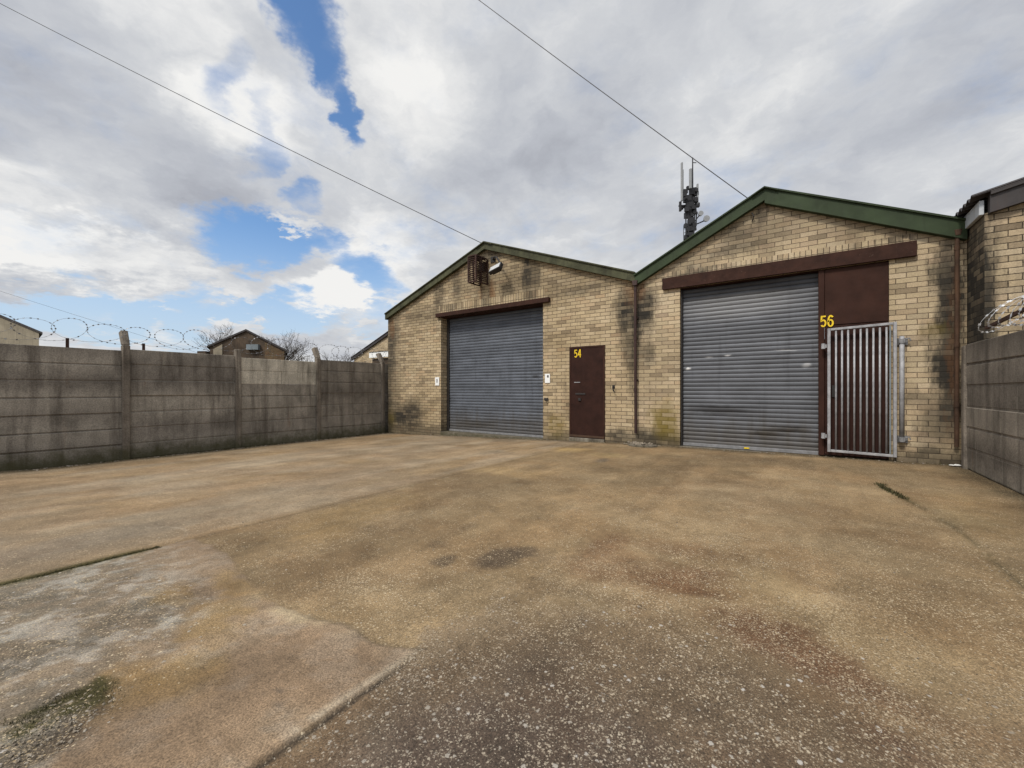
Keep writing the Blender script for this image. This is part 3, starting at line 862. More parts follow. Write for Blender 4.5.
# ---- number 56
B = thing('brick_workshop', 'cleaner buff brick gabled workshop with bright green bargeboards, thick maroon beam and number 56', 'building', (-.4, 8, -.1))
w = gable_wall([], [-.5], -2.65, 1.83, 3.10, -.475, 4.22, [(-1.815, 1.055, -.5, 2.902)], YF, .3)
w.box(-2.65, -2.43, 8.31, 22, 3.185, 3.3)
w.box(1.61, 1.83, 8.31, 22, -.5, 3.18); w.box(-2.43, 1.61, 21.78, 22, -.5, 3.18)
w.build('wall', M['brick56'], B)
MB().box(-1.815, 1.055, 7.985, 8.24, -.5, -.004).build('threshold', M['concrete_post'], B)
MB().box(-2.10, 1.33, YF - .003, YF + .1, 3.124, 3.235).build('soldier_course', M['soldier56'], B)
MB().box(-2.115, 1.337, 7.935, 7.996, 2.905, 3.12).box(-1.81, 1.05, 8.001, 8.24, 2.893, 2.901).build('lintel_beam', M['maroon_rust'], B, bevel=.006)
s = shutter(-1.79, .26, .05, 2.89, 8.13, 'roller_shutter', M['shutter56'], B)
MB().box(-1.785, .26, 8.10, 8.15, .002, .06).build('bottom_rail', M['galv_dull'], s, bevel=.005)
MB().box(-1.812, -1.788, 8.06, 8.16, 0, 2.89).build('guide_rail', M['black_steel'], s)
MB().box(-.79, -.71, 8.09, 8.099, .02, .045).build('lock_tag', M['yellow'], s, bevel=.003)
MB().box(.235, .31, 7.99, 8.06, 0.02, 2.89).build('door_post', M['maroon'], B, bevel=.004)
p = MB().box(.313, 1.052, 8.0, 8.03, 2.03, 2.89)
p.build('overpanel', M['maroon'], B, bevel=.004)
d = MB().box(.313, 1.052, 8.006, 8.04, .03, 2.022).build('door', M['door_maroon'], B, bevel=.004)
MB().box(.40, .46, 7.985, 8.005, .92, 1.10).build('handle', M['black_steel'], d, bevel=.004)
number('56', .255, .43, 2.0, 2.185, 7.987, B)
bargeboard((-2.64, 3.25), (-.475, 4.345), .20, 7.90, 7.995).build('bargeboard', M['green'], B)
bargeboard((1.81, 3.27), (-.475, 4.343), .25, 7.897, 7.995).build('bargeboard', M['green'], B)
MB().prism([(-.66, 7.85, 4.255), (-.475, 7.85, 4.353), (-.29, 7.85, 4.259), (-.29, 7.85, 4.237), (-.475, 7.85, 4.333), (-.66, 7.85, 4.235)], (0, 14, 0)).build('ridge_cap', M['green'], B)
roof_sheets('roof', -2.6, 1.80, -.475, 3.27, 4.355, 8.02, 22, M['cement_sheet'], B)
MB().box(-2.69, -2.58, 7.99, 22, 3.19, 3.215).box(-2.7, -2.69, 7.99, 22, 3.19, 3.29).box(-2.58, -2.57, 7.99, 22, 3.19, 3.29).build('valley_gutter', M['galv_dull'], B)
dp = MB().tube([(1.725, 7.93, 3.10), (1.725, 7.935, 2.9), (1.722, 7.94, .27)], .024, 12)
for z in (2.9, 1.6, .8): dp.tube([(1.723, 7.937, z), (1.723, 7.937, z + .06)], .030, 12)
dp = dp.build('drainpipe', M['rust_pipe'], B)
MB().prism([(1.69, 7.89, 3.17), (1.765, 7.89, 3.17), (1.75, 7.89, 3.09), (1.70, 7.89, 3.09)], (0, .09, 0)).build('hopper', M['rust_pipe'], dp, bevel=.005)
MB().tube([(-.66, 7.99, 4.0), (-.66, 7.94, 3.99), (-.63, 7.94, 3.93), (-.66, 7.99, 3.86)], .009, 6).build('cable_hook', M['black_steel'], B)

# ---- neighbour on the right, standing forward of 56
C_ = thing('brick_workshop', 'grimy buff brick workshop corner with dark fascia and ragged corrugated eave behind the right wall', 'building', (5.9, 7.4, 0))
xa, za, ze, x0, x1 = 5.9, 4.33, 3.30, 1.835, 9.97
w = gable_wall([], [-.5], x0, x1, 3.17, xa, 4.2, [], 7.38, .22)
w.box(x0, x0 + .22, 7.601, 22, -.5, 3.16); w.box(x1 - .22, x1, 7.601, 22, -.5, 3.16)
w.build('wall', M['brick58'], C_)
sl = (4.36 - 3.365) / (xa - 1.72)
bargeboard((1.86, 3.385), (xa, 3.385 + .235 * (xa - 1.86)), .235, 7.30, 7.376, lip=.03).build('bargeboard', M['dark_roof'], C_)
bargeboard((9.95, 3.385), (xa, 3.385 + .235 * (xa - 1.86)), .235, 7.297, 7.376, lip=.03).build('bargeboard', M['dark_roof'], C_)
roof_sheets('roof', 1.71, 10.05, xa, 3.375, 3.38 + .236 * (xa - 1.71), 7.28, 22, M['dark_roof'], C_, pitch=.15, amp=.028)
MB().box(1.79, 1.832, 7.38, 22, 3.16, 3.335).build('eaves_board', M['white_board'], C_, bevel=.004)

# ================================================================= fittings on the facades
gate = thing('security_gate', 'galvanised barred security gate leaf hanging in front of the maroon door', 'gate', (.74, 7.9, .07))
def bx(z0, z1, x0, x1, y0=7.875, y1=7.925): return MB().box(x0, x1, y0, y1, z0, z1)
f = MB()
tilt = .02
f.box(.342, .380, 7.875, 7.925, .09, 1.965); f.box(1.085, 1.122, 7.875, 7.925, .075, 1.995)
f.prism([(.3805, 7.878, 1.928), (1.0845, 7.878, 1.956), (1.0845, 7.878, 1.992), (.3805, 7.878, 1.964)], (0, .044, 0))
f.prism([(.3805, 7.878, .092), (1.0845, 7.878, .076), (1.0845, 7.878, .112), (.3805, 7.878, .128)], (0, .044, 0))
f.build('frame', M['galv'], gate, bevel=.004)
b0 = None
for k in range(9):
    x = .385 + .69 * (k + .85) / 9.7
    if b0 is None:
        b0 = MB().tube([(x, 7.9, .125), (x, 7.9, 1.93)], .0125, 10).build('bar', M['galv'], gate, smooth=True); xb = x
    else:
        o = b0.copy(); COL.objects.link(o); o.parent = gate; o.location = (x - xb, 0, 0)
MB().box(1.045, 1.06, 7.885, 7.915, .121, 1.945).build('lock_strip', M['blue_grey'], gate)
for z in (1.70, .33):
    MB().box(.285, .334, 7.892, 7.908, z - .025, z + .025).tube([(.292, 7.9, z - .04), (.292, 7.9, z + .04)], .026, 10).tube([(.292, 7.925, z), (.292, 7.989, z)], .014, 8).build('hinge', M['galv'], gate)
bolt = thing('drop_bolt', 'upright galvanised tube clamped to the brickwork right of the barred gate', 'gate post', (1.18, 7.93, .3))
MB().tube([(1.18, 7.93, .30), (1.18, 7.93, 1.79)], .028, 12).build('tube', M['galv'], bolt, smooth=True)
for z in (1.72, .33):
    br = MB().box(1.14, 1.25, 7.975, 7.997, z - .05, z + .05).box(1.15, 1.165, 7.9, 7.975, z - .025, z + .025).box(1.195, 1.21, 7.9, 7.975, z - .025, z + .025)
    br.tube([(1.21, 7.93, z + .02), (1.26, 7.93, z + .04), (1.27, 7.93, z)], .009, 8)
    br.tube([(1.18, 7.93, z - .035), (1.18, 7.93, z + .035)], .036, 12)
    br.build('clamp', M['galv_dull'], bolt, bevel=.003)

cage = thing('alarm_cage', 'rusty barred cage bolted high in the gable of 54', 'cage', (-6.43, 8, 3.6))
x0, x1, y0, y1, z0, z1 = -6.56, -6.32, 7.53, 7.996, 3.63, 4.25
c = MB()
for x in (x0, x1):
    for y in (y0, y1 - .03): c.box(x - .014, x + .014, y, y + .028, z0, z1)
for z in (z0, z1):
    for x in (x0, x1): c.box(x - .012, x + .012, y0 + .029, y1 - .031, z - .014, z + .014)
    c.box(x0 + .015, x1 - .015, y0 + .002, y0 + .026, z - .014, z + .014)
c.box(x1 - .012, x1 + .012, 7.73, 7.76, z0 + .015, z1 - .015)
c.box(x0 - .012, x0 + .012, 7.73, 7.76, z0 + .015, z1 - .015)
c.build('frame', M['rust'], cage)
bar = MB().tube([(x1 + .008, y0 + .029, z0 + .06), (x1 + .008, y1 - .031, z0 + .06)], .011, 6).tube([(x0 - .008, y0 + .029, z0 + .06), (x0 - .008, y1 - .031, z0 + .06)], .011, 6).tube([(x0 + .015, y0 + .014, z0 + .06), (x1 - .015, y0 + .014, z0 + .06)], .011, 6)
bar = bar.build('bar', M['rust'], cage)
for k in range(1, 12):
    o = bar.copy(); COL.objects.link(o); o.parent = cage; o.location = (0, 0, k * .046)
MB().box(x0 + .016, x1 - .016, y0 + .03, y1 - .035, z1 - .006, z1 + .008).build('top_plate', M['rust'], cage)
MB().box(-6.50, -6.36, 7.88, 7.995, 3.95, 4.17).build('alarm_box', M['black_steel'], cage, bevel=.01)

fl = thing('floodlight', 'black floodlight with glare-coloured lens on a bent arm beside the rusty cage', 'light', (-5.9, 8, 3.9))
MB().tube([(-6.15, 7.995, 4.22), (-6.0, 7.85, 4.22), (-5.83, 7.72, 4.14), (-5.66, 7.66, 3.92)], .022, 8).box(-6.22, -6.08, 7.98, 7.996, 4.15, 4.29).build('arm', M['black_steel'], fl)
Mh = Matrix.Translation((-5.80, 7.62, 3.87)) @ Matrix.Rotation(R(-14), 4, 'Y') @ Matrix.Rotation(R(-38), 4, 'X')
MB().box(-.17, .17, -.02, .07, -.10, .10, Mh).box(-.12, .12, .071, .11, -.07, .07, Mh).build('lamp_housing', M['black_steel'], fl, bevel=.006)
MB().box(-.145, .145, -.027, -.021, -.08, .08, Mh).build('lens', M['glass'], fl)

SG = 'white notices either side of the shutter of 54'
n1 = thing('notice_sign', 'smaller white notice plate left of the wide blue grey shutter', 'sign', (-8.06, 7.99, 1.14), SG)
MB().box(-8.135, -7.985, 7.985, 7.997, 1.15, 1.375).build('plate', M['white_plastic'], n1, bevel=.003)
MB().box(-8.075, -8.045, 7.981, 7.984, 1.23, 1.33).build('print', M['ink'], n1)
n2 = thing('notice_sign', 'white notice plate between the wide shutter and the door of 54', 'sign', (-4.62, 7.99, 1.18), SG)
MB().box(-4.685, -4.555, 7.985, 7.997, 1.185, 1.39).build('plate', M['white_plastic'], n2, bevel=.003)
MB().box(-4.625, -4.585, 7.981, 7.984, 1.31, 1.36).build('print', M['ink'], n2)
single('shutter_lock', MB().box(-4.70, -4.60, 7.975, 7.997, .80, .85).tube([(-4.66, 7.96, .80), (-4.62, 7.96, .77), (-4.6, 7.985, .80)], .01, 6), M['black_steel'],
       'small black padlock staple on brick below the right notice plate', 'lock', (-4.65, 7.99, .77), bevel=.003)

dr = thing('drain_gully', 'dark open drain gully in a broken concrete surround below the downpipe', 'drain', (-2.45, 7.74, 0))
rim = MB()
for k in range(10):
    a0, a1 = k * 2 * math.pi / 10, (k + 1) * 2 * math.pi / 10 - .05
    h = .02 + .018 * rr.random()
    q = [(-2.42 + r_ * math.cos(a) * 1.35, 7.72 + r_ * math.sin(a), -.03) for r_, a in ((.12, a0), (.19 + .03 * rr.random(), a0), (.19 + .03 * rr.random(), a1), (.12, a1))]
    rim.prism(q, (0, 0, h + .012))
rim.build('surround', M['concrete_post'], dr, bevel=.006)
gr_ = MB()
for k in range(5):
    x = -2.42 - .12 + k * .06; hh = .115 * math.sqrt(max(.05, 1 - ((x + 2.42) / .165) ** 2))
    gr_.box(x - .012, x + .012, 7.72 - hh, 7.72 + hh, -.026, -.012)
gr_.build('grate', M['black_steel'], dr)

single('litter', MB().lump((1.705, 7.86, .03), .05, .35).lump((1.66, 7.85, .028), .035, .35), M['chalk'], 'crushed white plastic scrap on the ground in the right corner', 'litter', (1.70, 7.86, .015))

# ================================================================= boundary walls
def tone(o, lo, hi, rnd, faces_per=6):
    me = o.data
    at = me.attributes.new('tone', 'FLOAT_COLOR', 'POINT')
    # every board has its own tone; boards are loose islands, so walk them by height
    cells = {}
    vals = []
    for v in me.vertices:
        k = round((v.co.z + 10) / .295)
        vals.append(k)
    tt = {k: rnd.uniform(lo, hi) for k in sorted(set(vals))}
    for v, k in zip(me.vertices, vals):
        q = tt[k]; at.data[v.index].color = (q, q * (.97 + .03 * q), q * .97, 1)

def board_bay(parent, X, y0, y1, zb, zt, n, thick, mat, rnd, label=None, skip_top=0):
    """one bay of stacked concrete boards, slightly out of line with one another"""
    h = (zt - zb) / n
    mb = MB()
    for k in range(n - skip_top):
        o = rnd.uniform(-.009, .009); dz = 0
        s0, s1 = rnd.uniform(-.005, .005), rnd.uniform(-.005, .005)
        a, b = zb + k * h + .011, zb + (k + 1) * h - .012
        p = [(X + o, y0, a + s0), (X + o, y1, a + s1), (X + o, y1, b + s1), (X + o, y0, b + s0)]
        mb.prism(p, (thick, 0, 0))
    mb.box(X + .006, X + thick - .016, y0 + .004, y1 - .004, zb, zb + (n - skip_top) * h - .02)
    o = mb.build('panel', mat, parent, bevel=.007)
    tone(o, .66, 1.32, rnd)
    if label: o['label'] = label
    return o

rf = random.Random(12)
F = thing('concrete_fence', 'long dark grey concrete panel fence topped with razor wire on the left', 'fence', (-10.25, 4, -.25))
posts = [-3.75, -1.80, .15, 2.16, 4.02, 5.88, 7.90, 9.85]
tops = [1.79, 1.80, 1.775, 1.805, 1.76, 1.835, 1.83]
for k, (a, b) in enumerate(zip(posts, posts[1:])):
    pale = (k == 4)
    p = board_bay(F, -10.31, a + .04, b - .04, -.27, tops[k], 7, .05, M['concrete'], rf, skip_top=2 if pale else 0)
    if pale:
        p['label'] = 'bay with two pale boards along its top'
        h = (tops[k] + .27) / 7
        z = -.27 + 5 * h
        MB().box(-10.312, -10.258, a + .045, b - .045, z + h + .006, tops[k] - .004).build('pale_board', M['concrete_pale'], p, bevel=.006)
        MB().box(-10.308, -10.262, a + .045, 4.96, z - .012, z + h + .004).build('pale_board', M['concrete_pale'], p, bevel=.006)
        MB().box(-10.306, -10.260, 4.97, b - .045, z - .012, z + h + .004).build('pale_board', M['concrete_pale'], p, bevel=.006)
for k, y in enumerate(posts):
    top = 1.86 if y != 4.02 else 1.93
    mb = MB().box(-10.335, -10.205, y - .055, y + .055, -.45, top)
    if y != 4.02:
        lean = rf.uniform(-.02, .02)
        mb.prism([(-10.335, y - .054, top + .001), (-10.207, y - .054, top + .001), (-10.38, y - .054 + lean, top + .29), (-10.52, y - .054 + lean, top + .25)], (0, .108, 0))
    mb.build('concrete_post', M['concrete_post'], F, bevel=.012)
for y in (1.42, 2.42):
    MB().box(-10.295, -10.27, y - .02, y + .02, 1.70, 1.92).build('iron_stub', M['rust'], F)

def coil(y0, y1, X, zc, a, b, dx, pitch, r, n, rnd, tilt=0., barbs=True, dz=0.):
    mb = MB(); pts = []
    turns = (y1 - y0) / pitch
    N = int(turns * n)
    ph = 0
    ka, kb, kp = [], [], []
    T = int(turns) + 3
    ka = [a * rnd.uniform(.8, 1.15) for _ in range(T)]; kb = [b * rnd.uniform(.82, 1.12) for _ in range(T)]; kz = [rnd.uniform(-.05, .05) for _ in range(T)]; ky = [rnd.uniform(-.08, .08) for _ in range(T)]
    for i in range(N + 1):
        th = 2 * math.pi * i / n; s = i / n; j = int(s); f_ = s - j; f_ = f_ * f_ * (3 - 2 * f_)
        A_ = ka[j] * (1 - f_) + ka[j + 1] * f_; B_ = kb[j] * (1 - f_) + kb[j + 1] * f_
        z_ = kz[j] * (1 - f_) + kz[j + 1] * f_; y_ = ky[j] * (1 - f_) + ky[j + 1] * f_
        sgn = 1 if j % 2 == 0 else -1
        y = y0 + s * pitch + A_ * math.cos(th) + y_ + tilt * B_ * math.sin(th)
        pts.append((X + dx * math.sin(th + .8), y, zc + z_ + B_ * math.sin(th) + dz * s * pitch))
    mb.tube(pts, r, 5)
    if barbs:
        for i in range(0, len(pts) - 1, 2):
            p = Vector(pts[i]); t_ = (Vector(pts[i + 1]) - p).normalized()
            o_ = t_.orthogonal().normalized(); o_.rotate(Matrix.Rotation(rnd.random() * 6.28, 3, t_))
            mb.prism([p - t_ * .008, p + t_ * .008, p + t_ * .014 + o_ * .010, p - t_ * .014 + o_ * .010], o_.cross(t_) * .0015)
            mb.prism([p - t_ * .008, p + t_ * .008, p + t_ * .014 - o_ * .010, p - t_ * .014 - o_ * .010], o_.cross(t_) * .0015)
    return mb
wire1 = coil(-3.2, 8.6, -10.30, 2.05, .33, .19, .05, .42, .0020, 44, rf, .08)
single('razor_wire', wire1, M['wire'],
       'thin loops of grey razor wire coiled along the left concrete fence', 'razor wire', (-10.3, 3, 1.85), 'coils of razor wire on the walls', fix=False)

G_ = thing('concrete_fence', 'short grey concrete panel wall on the right, meeting the 56 workshop', 'fence', (1.79, 6.5, .05))
rposts = [7.72, 5.74, 3.76]
for k, (b, a) in enumerate(zip(rposts, rposts[1:])):
    board_bay(G_, 1.752, a + .04, b - .04, .02, 1.62, 6, .055, M['concrete_right'], rf)
for y in rposts:
    MB().box(1.725, 1.83, y - .055, y + .055, -.3, 1.60 if y > 7 else 1.68).build('concrete_post', M['concrete_post'], G_, bevel=.01)
single('razor_wire', coil(4.3, 7.0, 1.86, 1.87, .07, .19, .21, .27, .0016, 44, rf, .35), M['wire_bright'],
       'bright silvery razor wire bunched on top of the right wall', 'razor wire', (1.8, 6, 1.66), 'coils of razor wire on the walls', fix=False)
single('iron_bar', MB().prism([(1.79, 7.2, 1.745), (1.82, 7.2, 1.745), (1.82, 7.2, 1.751), (1.796, 7.2, 1.751), (1.796, 7.2, 1.78), (1.79, 7.2, 1.78)], (0, -2.4, .14)), M['rust'],
       'rusty angle iron bar lying above the right wall among the razor wire', 'bar', (1.8, 6.2, 1.7))

# ================================================================= beyond the yard
D_ = thing('brick_shed', 'cream brick gable end seen behind the left corner of 54', 'building', (-16.2, 14, -.4))
w = gable_wall([], [-.42], -20.7, -11.7, 2.80, -16.2, 4.5, [], 14., .22); add_shell(w, -20.7, -11.7, 2.78, 14.22, 24)
w.build('wall', M['brick_cream'], D_)
bargeboard((-20.85, 2.86), (-16.2, 4.61), .16, 13.9, 13.996).build('bargeboard', M['dark_roof'], D_)
bargeboard((-11.55, 2.86), (-16.2, 4.61), .16, 13.897, 13.996).build('bargeboard', M['dark_roof'], D_)
roof_sheets('roof', -20.85, -11.55, -16.2, 2.83, 4.59, 14.02, 24, M['cement_sheet'], D_)

E_ = thing('lean_to', 'low brown lean-to with a white fascia board beyond the far fence post', 'shed', (-12, 9.5, -.4))
MB().box(-13.0, -10.9, 9.55, 12, -.42, 2.19).build('wall', M['rubble'], E_)
MB().box(-13.05, -10.85, 9.45, 9.52, 2.21, 2.40).build('fascia_board', M['white_plastic'], E_, bevel=.006)
MB().prism([(-13.05, 9.44, 2.405), (-10.85, 9.44, 2.405), (-10.85, 9.44, 2.43), (-13.05, 9.44, 2.43)], (0, 2.7, .25)).build('roof', M['cement_sheet'], E_)

def cam_gable(name, label, zc, xl, xr, xap, zl, zr, zap, depth, wallm, roofm, cat='building'):
    """gabled building far off, its end wall square to the line of sight"""
    base = FW * zc
    dep = (base + RT * xr).normalized(); dep.rotate(Matrix.Rotation(R(2.5), 3, 'Z'))
    def W(x, d, z): v = base + RT * x + dep * d; return (v.x, v.y, z)
    root = thing(name, label, cat, W((xl + xr) / 2, 0, -.42))
    mb = MB(); mb.prism([W(xl, 0, -.42), W(xr, 0, -.42), W(xr, 0, zr), W(xap, 0, zap), W(xl, 0, zl)], tuple(dep * depth))
    mb.build('wall', wallm, root)
    o = .22; th = .14
    sl = (zap - zl) / (xap - xl); sr = (zap - zr) / (xr - xap)
    mb = MB()
    mb.prism([W(xl - o, -.12, zl - o * sl + .004), W(xap, -.12, zap + .004), W(xap, -.12, zap + th), W(xl - o, -.12, zl - o * sl + th)], tuple(dep * (depth + .3)))
    mb.prism([W(xr + o, -.12, zr - o * sr + .004), W(xap + .001, -.12, zap + .004), W(xap + .001, -.12, zap + th), W(xr + o, -.12, zr - o * sr + th)], tuple(dep * (depth + .3)))
    mb.build('roof', roofm, root)
    return root, W

H_, W = cam_gable('stone_shed', 'dark mottled gabled shed with blue grey vent rising behind the left fence', 30., -22.0, -16.5, -19.37, 4.2, 3.85, 5.32, 11, M['rubble'], M['dark_roof'])
vb = MB(); vb.prism([W(-19.35, -.3, 3.95), W(-18.5, -.3, 3.95), W(-18.5, -.3, 4.33), W(-19.35, -.3, 4.33)], tuple(FW * .295)); vb.build('vent', M['blue_grey'], H_)
vb = MB(); vb.prism([W(-21.75, -.06, 2.6), W(-21.1, -.06, 2.6), W(-21.1, -.06, 4.35), W(-21.75, -.06, 4.0)], tuple(FW * .055)); vb.build('pale_panel', M['brick_plain'], H_)
vb = MB(); vb.prism([W(-18.0, -.06, 2.4), W(-16.6, -.06, 2.4), W(-16.6, -.06, 3.8), W(-18.0, -.06, 4.5)], tuple(FW * .055)); vb.build('brick_panel', M['brick_far'], H_)
ch = MB(); ch.prism([W(-22.9, -.2, -.4), W(-22.3, -.2, -.4), W(-22.3, -.2, 3.85), W(-22.9, -.2, 3.85)], tuple(FW * 1.2)); ch.build('outbuilding', M['rubble'], H_)
cam_gable('rendered_shed', 'drab rendered gable end poking above the fence at the far left', 26., -39.2, -29.85, -34.5, 4.8, 4.62, 6.55, 12, M['brick_plain'], M['dark_roof'])

def bare_tree(label, base, height, spread, seed, group, n0=7, depth=5, lean=(0, 0)):
    rn = random.Random(seed)
    root = thing('bare_tree', label, 'tree', base, group)
    tr = MB(); tw = MB()
    b = Vector(base)
    top = b + Vector((lean[0], lean[1], height * .38))
    tr.tube([b, (b + top) / 2 + Vector((rn.uniform(-.1, .1), rn.uniform(-.1, .1), 0)), top], [height * .022, height * .018, height * .014], 7)
    def grow(p, d, l, r, k):
        q = p + d * l * .55 + Vector((rn.uniform(-1, 1), rn.uniform(-1, 1), rn.uniform(-.4, .6))) * l * .09
        e = p + d * l
        tw.tube([p, q, e], [r, r * .8, r * .55], 4 if k < depth - 1 else 5, caps=False)
        if k == 0: return
        for _ in range(rn.choice((2, 3, 3))):
            nd = (d + Vector((rn.uniform(-1, 1), rn.uniform(-1, 1), rn.uniform(-.35, .75))) * .62).normalized()
            s = q if rn.random() < .35 else e
            grow(s, nd, l * rn.uniform(.6, .85), max(r * .58, .006), k - 1)
    for i in range(n0):
        an = i * 2.4 + rn.random(); el = rn.uniform(.5, 1.35)
        d = Vector((math.cos(an) * math.cos(el) * spread, math.sin(an) * math.cos(el) * spread, math.sin(el))).normalized()
        grow(b + (top - b) * rn.uniform(.75, 1.), d, height * .2, height * .009, depth)
    tr.build('trunk', M['bark'], root, smooth=True, fix=False)
    tw.build('crown', M['bark'], root, fix=False)
TG = 'bare trees beyond the left fence'
def at(u, zc): p = FW * zc + RT * ((u - 512) / 412 * zc); return (p.x, p.y, -.42)
bare_tree('bare twiggy tree standing behind the left half of the dark mottled shed', at(231, 46), 9.6, 1.0, 4, TG, n0=10)
bare_tree('dark dense bare tree spreading beyond the right slope of the mottled shed', at(276, 43), 8.0, 1.5, 9, TG, n0=15)
bare_tree('low bare bush between the mottled shed and the cream gable', at(340, 44), 6.2, 1.3, 15, TG, n0=10)
bare_tree('faint bare treetop above the fence between the two shed roofs', at(304, 60), 7.4, 1.2, 22, TG, n0=8)

# ---- telecom mast far behind the roofs
mb_ = Vector((-8.75, 42.69, 0))
ms = thing('telecom_mast', 'slim dark telecom mast with pale antennas behind the green roof', 'mast', (mb_.x, mb_.y, -.42))
def off(dx, dz, dy=0): return mb_ + RT * dx + FW * dy + Vector((0, 0, dz))
MB().tube([off(0.1, -.42), off(0.1, 14), off(.1, 18.8)], [.34, .27, .22], 12).build('pole', M['mast_steel'], ms, smooth=True)
MB().tube([off(.22, 18.8), off(.25, 21.2), off(.25, 23.6)], [.09, .07, .05], 8).tube([off(.25, 23.1), off(.6, 23.1)], .04, 6).tube([off(.25, 22.2), off(.0, 22.2)], .04, 6).build('spike', M['mast_steel'], ms)
for (dx, z0, z1, w_, dy, nm) in ((-.95, 19.2, 22.9, .10, -.3, 'M'), (-.2, 20.3, 22.2, .14, -.5, 'P'), (-.55, 20.4, 22.6, .05, .4, 'P'), (.6, 18.9, 20.9, .09, -.2, 'M')):
    p = [off(dx - w_, z0, dy), off(dx + w_, z0, dy), off(dx + w_ * .7, z0, dy - .18), off(dx - w_ * .7, z0, dy - .18)]
    MB().prism(p, (0, 0, z1 - z0)).build('antenna', M['mast_pale'], ms, bevel=.03)
hd = MB()
hd.tube([off(-1.1, 18.9), off(.75, 19.0)], .09, 6); hd.tube([off(-.95, 18.4), off(-.95, 19.3)], .14, 6)
for (dx, z, s_) in ((-.35, 19.5, .36), (.15, 20.2, .3), (-.1, 19.0, .38), (.35, 19.4, .26), (.6, 18.9, .2), (-.35, 17.9, .28), (.05, 17.4, .3), (-.2, 16.6, .25), (.3, 17.0, .2), (-.45, 16.9, .2), (-.45, 15.8, .2), (.12, 18.4, .36), (-.15, 18.1, .34), (.0, 16.0, .26), (.12, 15.4, .2), (-.55, 20.2, .2), (.5, 20.0, .2)):
    q = [off(dx - s_, z - s_, -.35), off(dx + s_, z - s_, -.35), off(dx + s_, z + s_ * .9, -.35), off(dx - s_, z + s_ * .9, -.35)]
    hd.prism(q, tuple(FW * .3))
rq = random.Random(77)
for _ in range(46):
    z = rq.uniform(15.6, 20.6); wv = .75 if z > 18 else .5
    dx = rq.uniform(-wv, wv) + .05; a_ = rq.uniform(.07, .2); dy = rq.uniform(-.6, .5)
    hd.prism([off(dx - a_, z - a_, dy), off(dx + a_, z - a_, dy), off(dx + a_ * .8, z + a_ * 1.3, dy), off(dx - a_, z + a_, dy)], tuple(FW * .2))
    if rq.random() < .5: hd.tube([off(dx, z, dy), off(.1, z - rq.uniform(-.4, .6), 0)], .035, 5)
for (a, b) in (((-.55, 18.6), (-.5, 14.8)), ((-.3, 18.6), (-.3, 15.2)), ((.35, 18.6), (.25, 16.2)), ((.5, 18.0), (.45, 17.0))): hd.tube([off(*a, -.3), off(*b, -.3)], .07, 6)
hd.build('equipment', M['mast_steel'], ms)
arm = MB().tube([off(.1, 16.9), off(1.35, 17.45)], .06, 6).tube([off(.3, 17.2), off(1.0, 18.1)], .05, 6)
arm.build('arm', M['mast_steel'], ms)
for (dx, z, r_) in ((.95, 18.1, .24), (1.5, 17.6, .3)):
    MB().tube([off(dx, z, -.25), off(dx + .05, z, .05)], [r_, r_ * .8], 14).build('dish', M['mast_pale'], ms)
lad = MB().tube([off(-.62, -.4), off(-.62, 17)], .03, 5).tube([off(-.38, -.4), off(-.38, 17)], .03, 5)
for k in range(48): lad.tube([off(-.62, .2 + k * .35), off(-.38, .2 + k * .35)], .02, 4)
lad.build('ladder', M['mast_steel'], ms)
MB().tube([off(.1, 15.9), off(.1, 16.05)], .5, 14).build('collar', M['mast_steel'], ms)

# ---- overhead cables
def cable(a, b, sag, r, label):
    a, b = Vector(a), Vector(b)
    pts = [a.lerp(b, k / 40) - Vector((0, 0, 4 * sag * (k / 40) * (1 - k / 40))) for k in range(41)]
    single('overhead_cable', MB().tube(pts, r, 5), M['cable'], label, 'cable', tuple(a), 'overhead cables', fix=False)
cable((-6.45, 8.05, 4.66), (-23.5, -1.6, 15.1), .12, .0085, 'black overhead cable running from the ridge of 54 to the upper left')
cable((-.72, 8.0, 4.27), (-10.6, 6.1, 14.8), .06, .0075, 'black overhead cable climbing from the ridge of 56')
cable((-38.0, 14.2, 3.3), (-55, -6., 12.5), .15, .008, 'faint overhead cable low in the sky over the left fence')

# ================================================================= sky, sun, camera
SUN_AZ, SUN_EL = R(-170), R(50)           # azimuth from +Y towards +X: behind the camera, to its left
world = bpy.data.worlds.new('World'); scene.world = world
world.use_nodes = True
t = NT(world.node_tree)
sky = t.node('ShaderNodeTexSky', sky_type='NISHITA')
sky.sun_disc = False; sky.sun_elevation = SUN_EL; sky.sun_rotation = SUN_AZ; sky.air_density = 1.1; sky.dust_density = .8; sky.ozone_density = 1.6
Dv = t.node('ShaderNodeTexCoord').outputs['Generated']
dxyz = t.sep(Dv)
zz = t.m('ADD', t.m('MAXIMUM', dxyz[2], 0.), .22)
Q = t.comb(t.m('DIVIDE', dxyz[0], zz), t.m('DIVIDE', dxyz[1], zz), 0)
def dirv(az, el):
    a, e = R(az), R(el)
    return Vector((math.sin(a) * math.cos(e), math.cos(a) * math.cos(e), math.sin(e)))
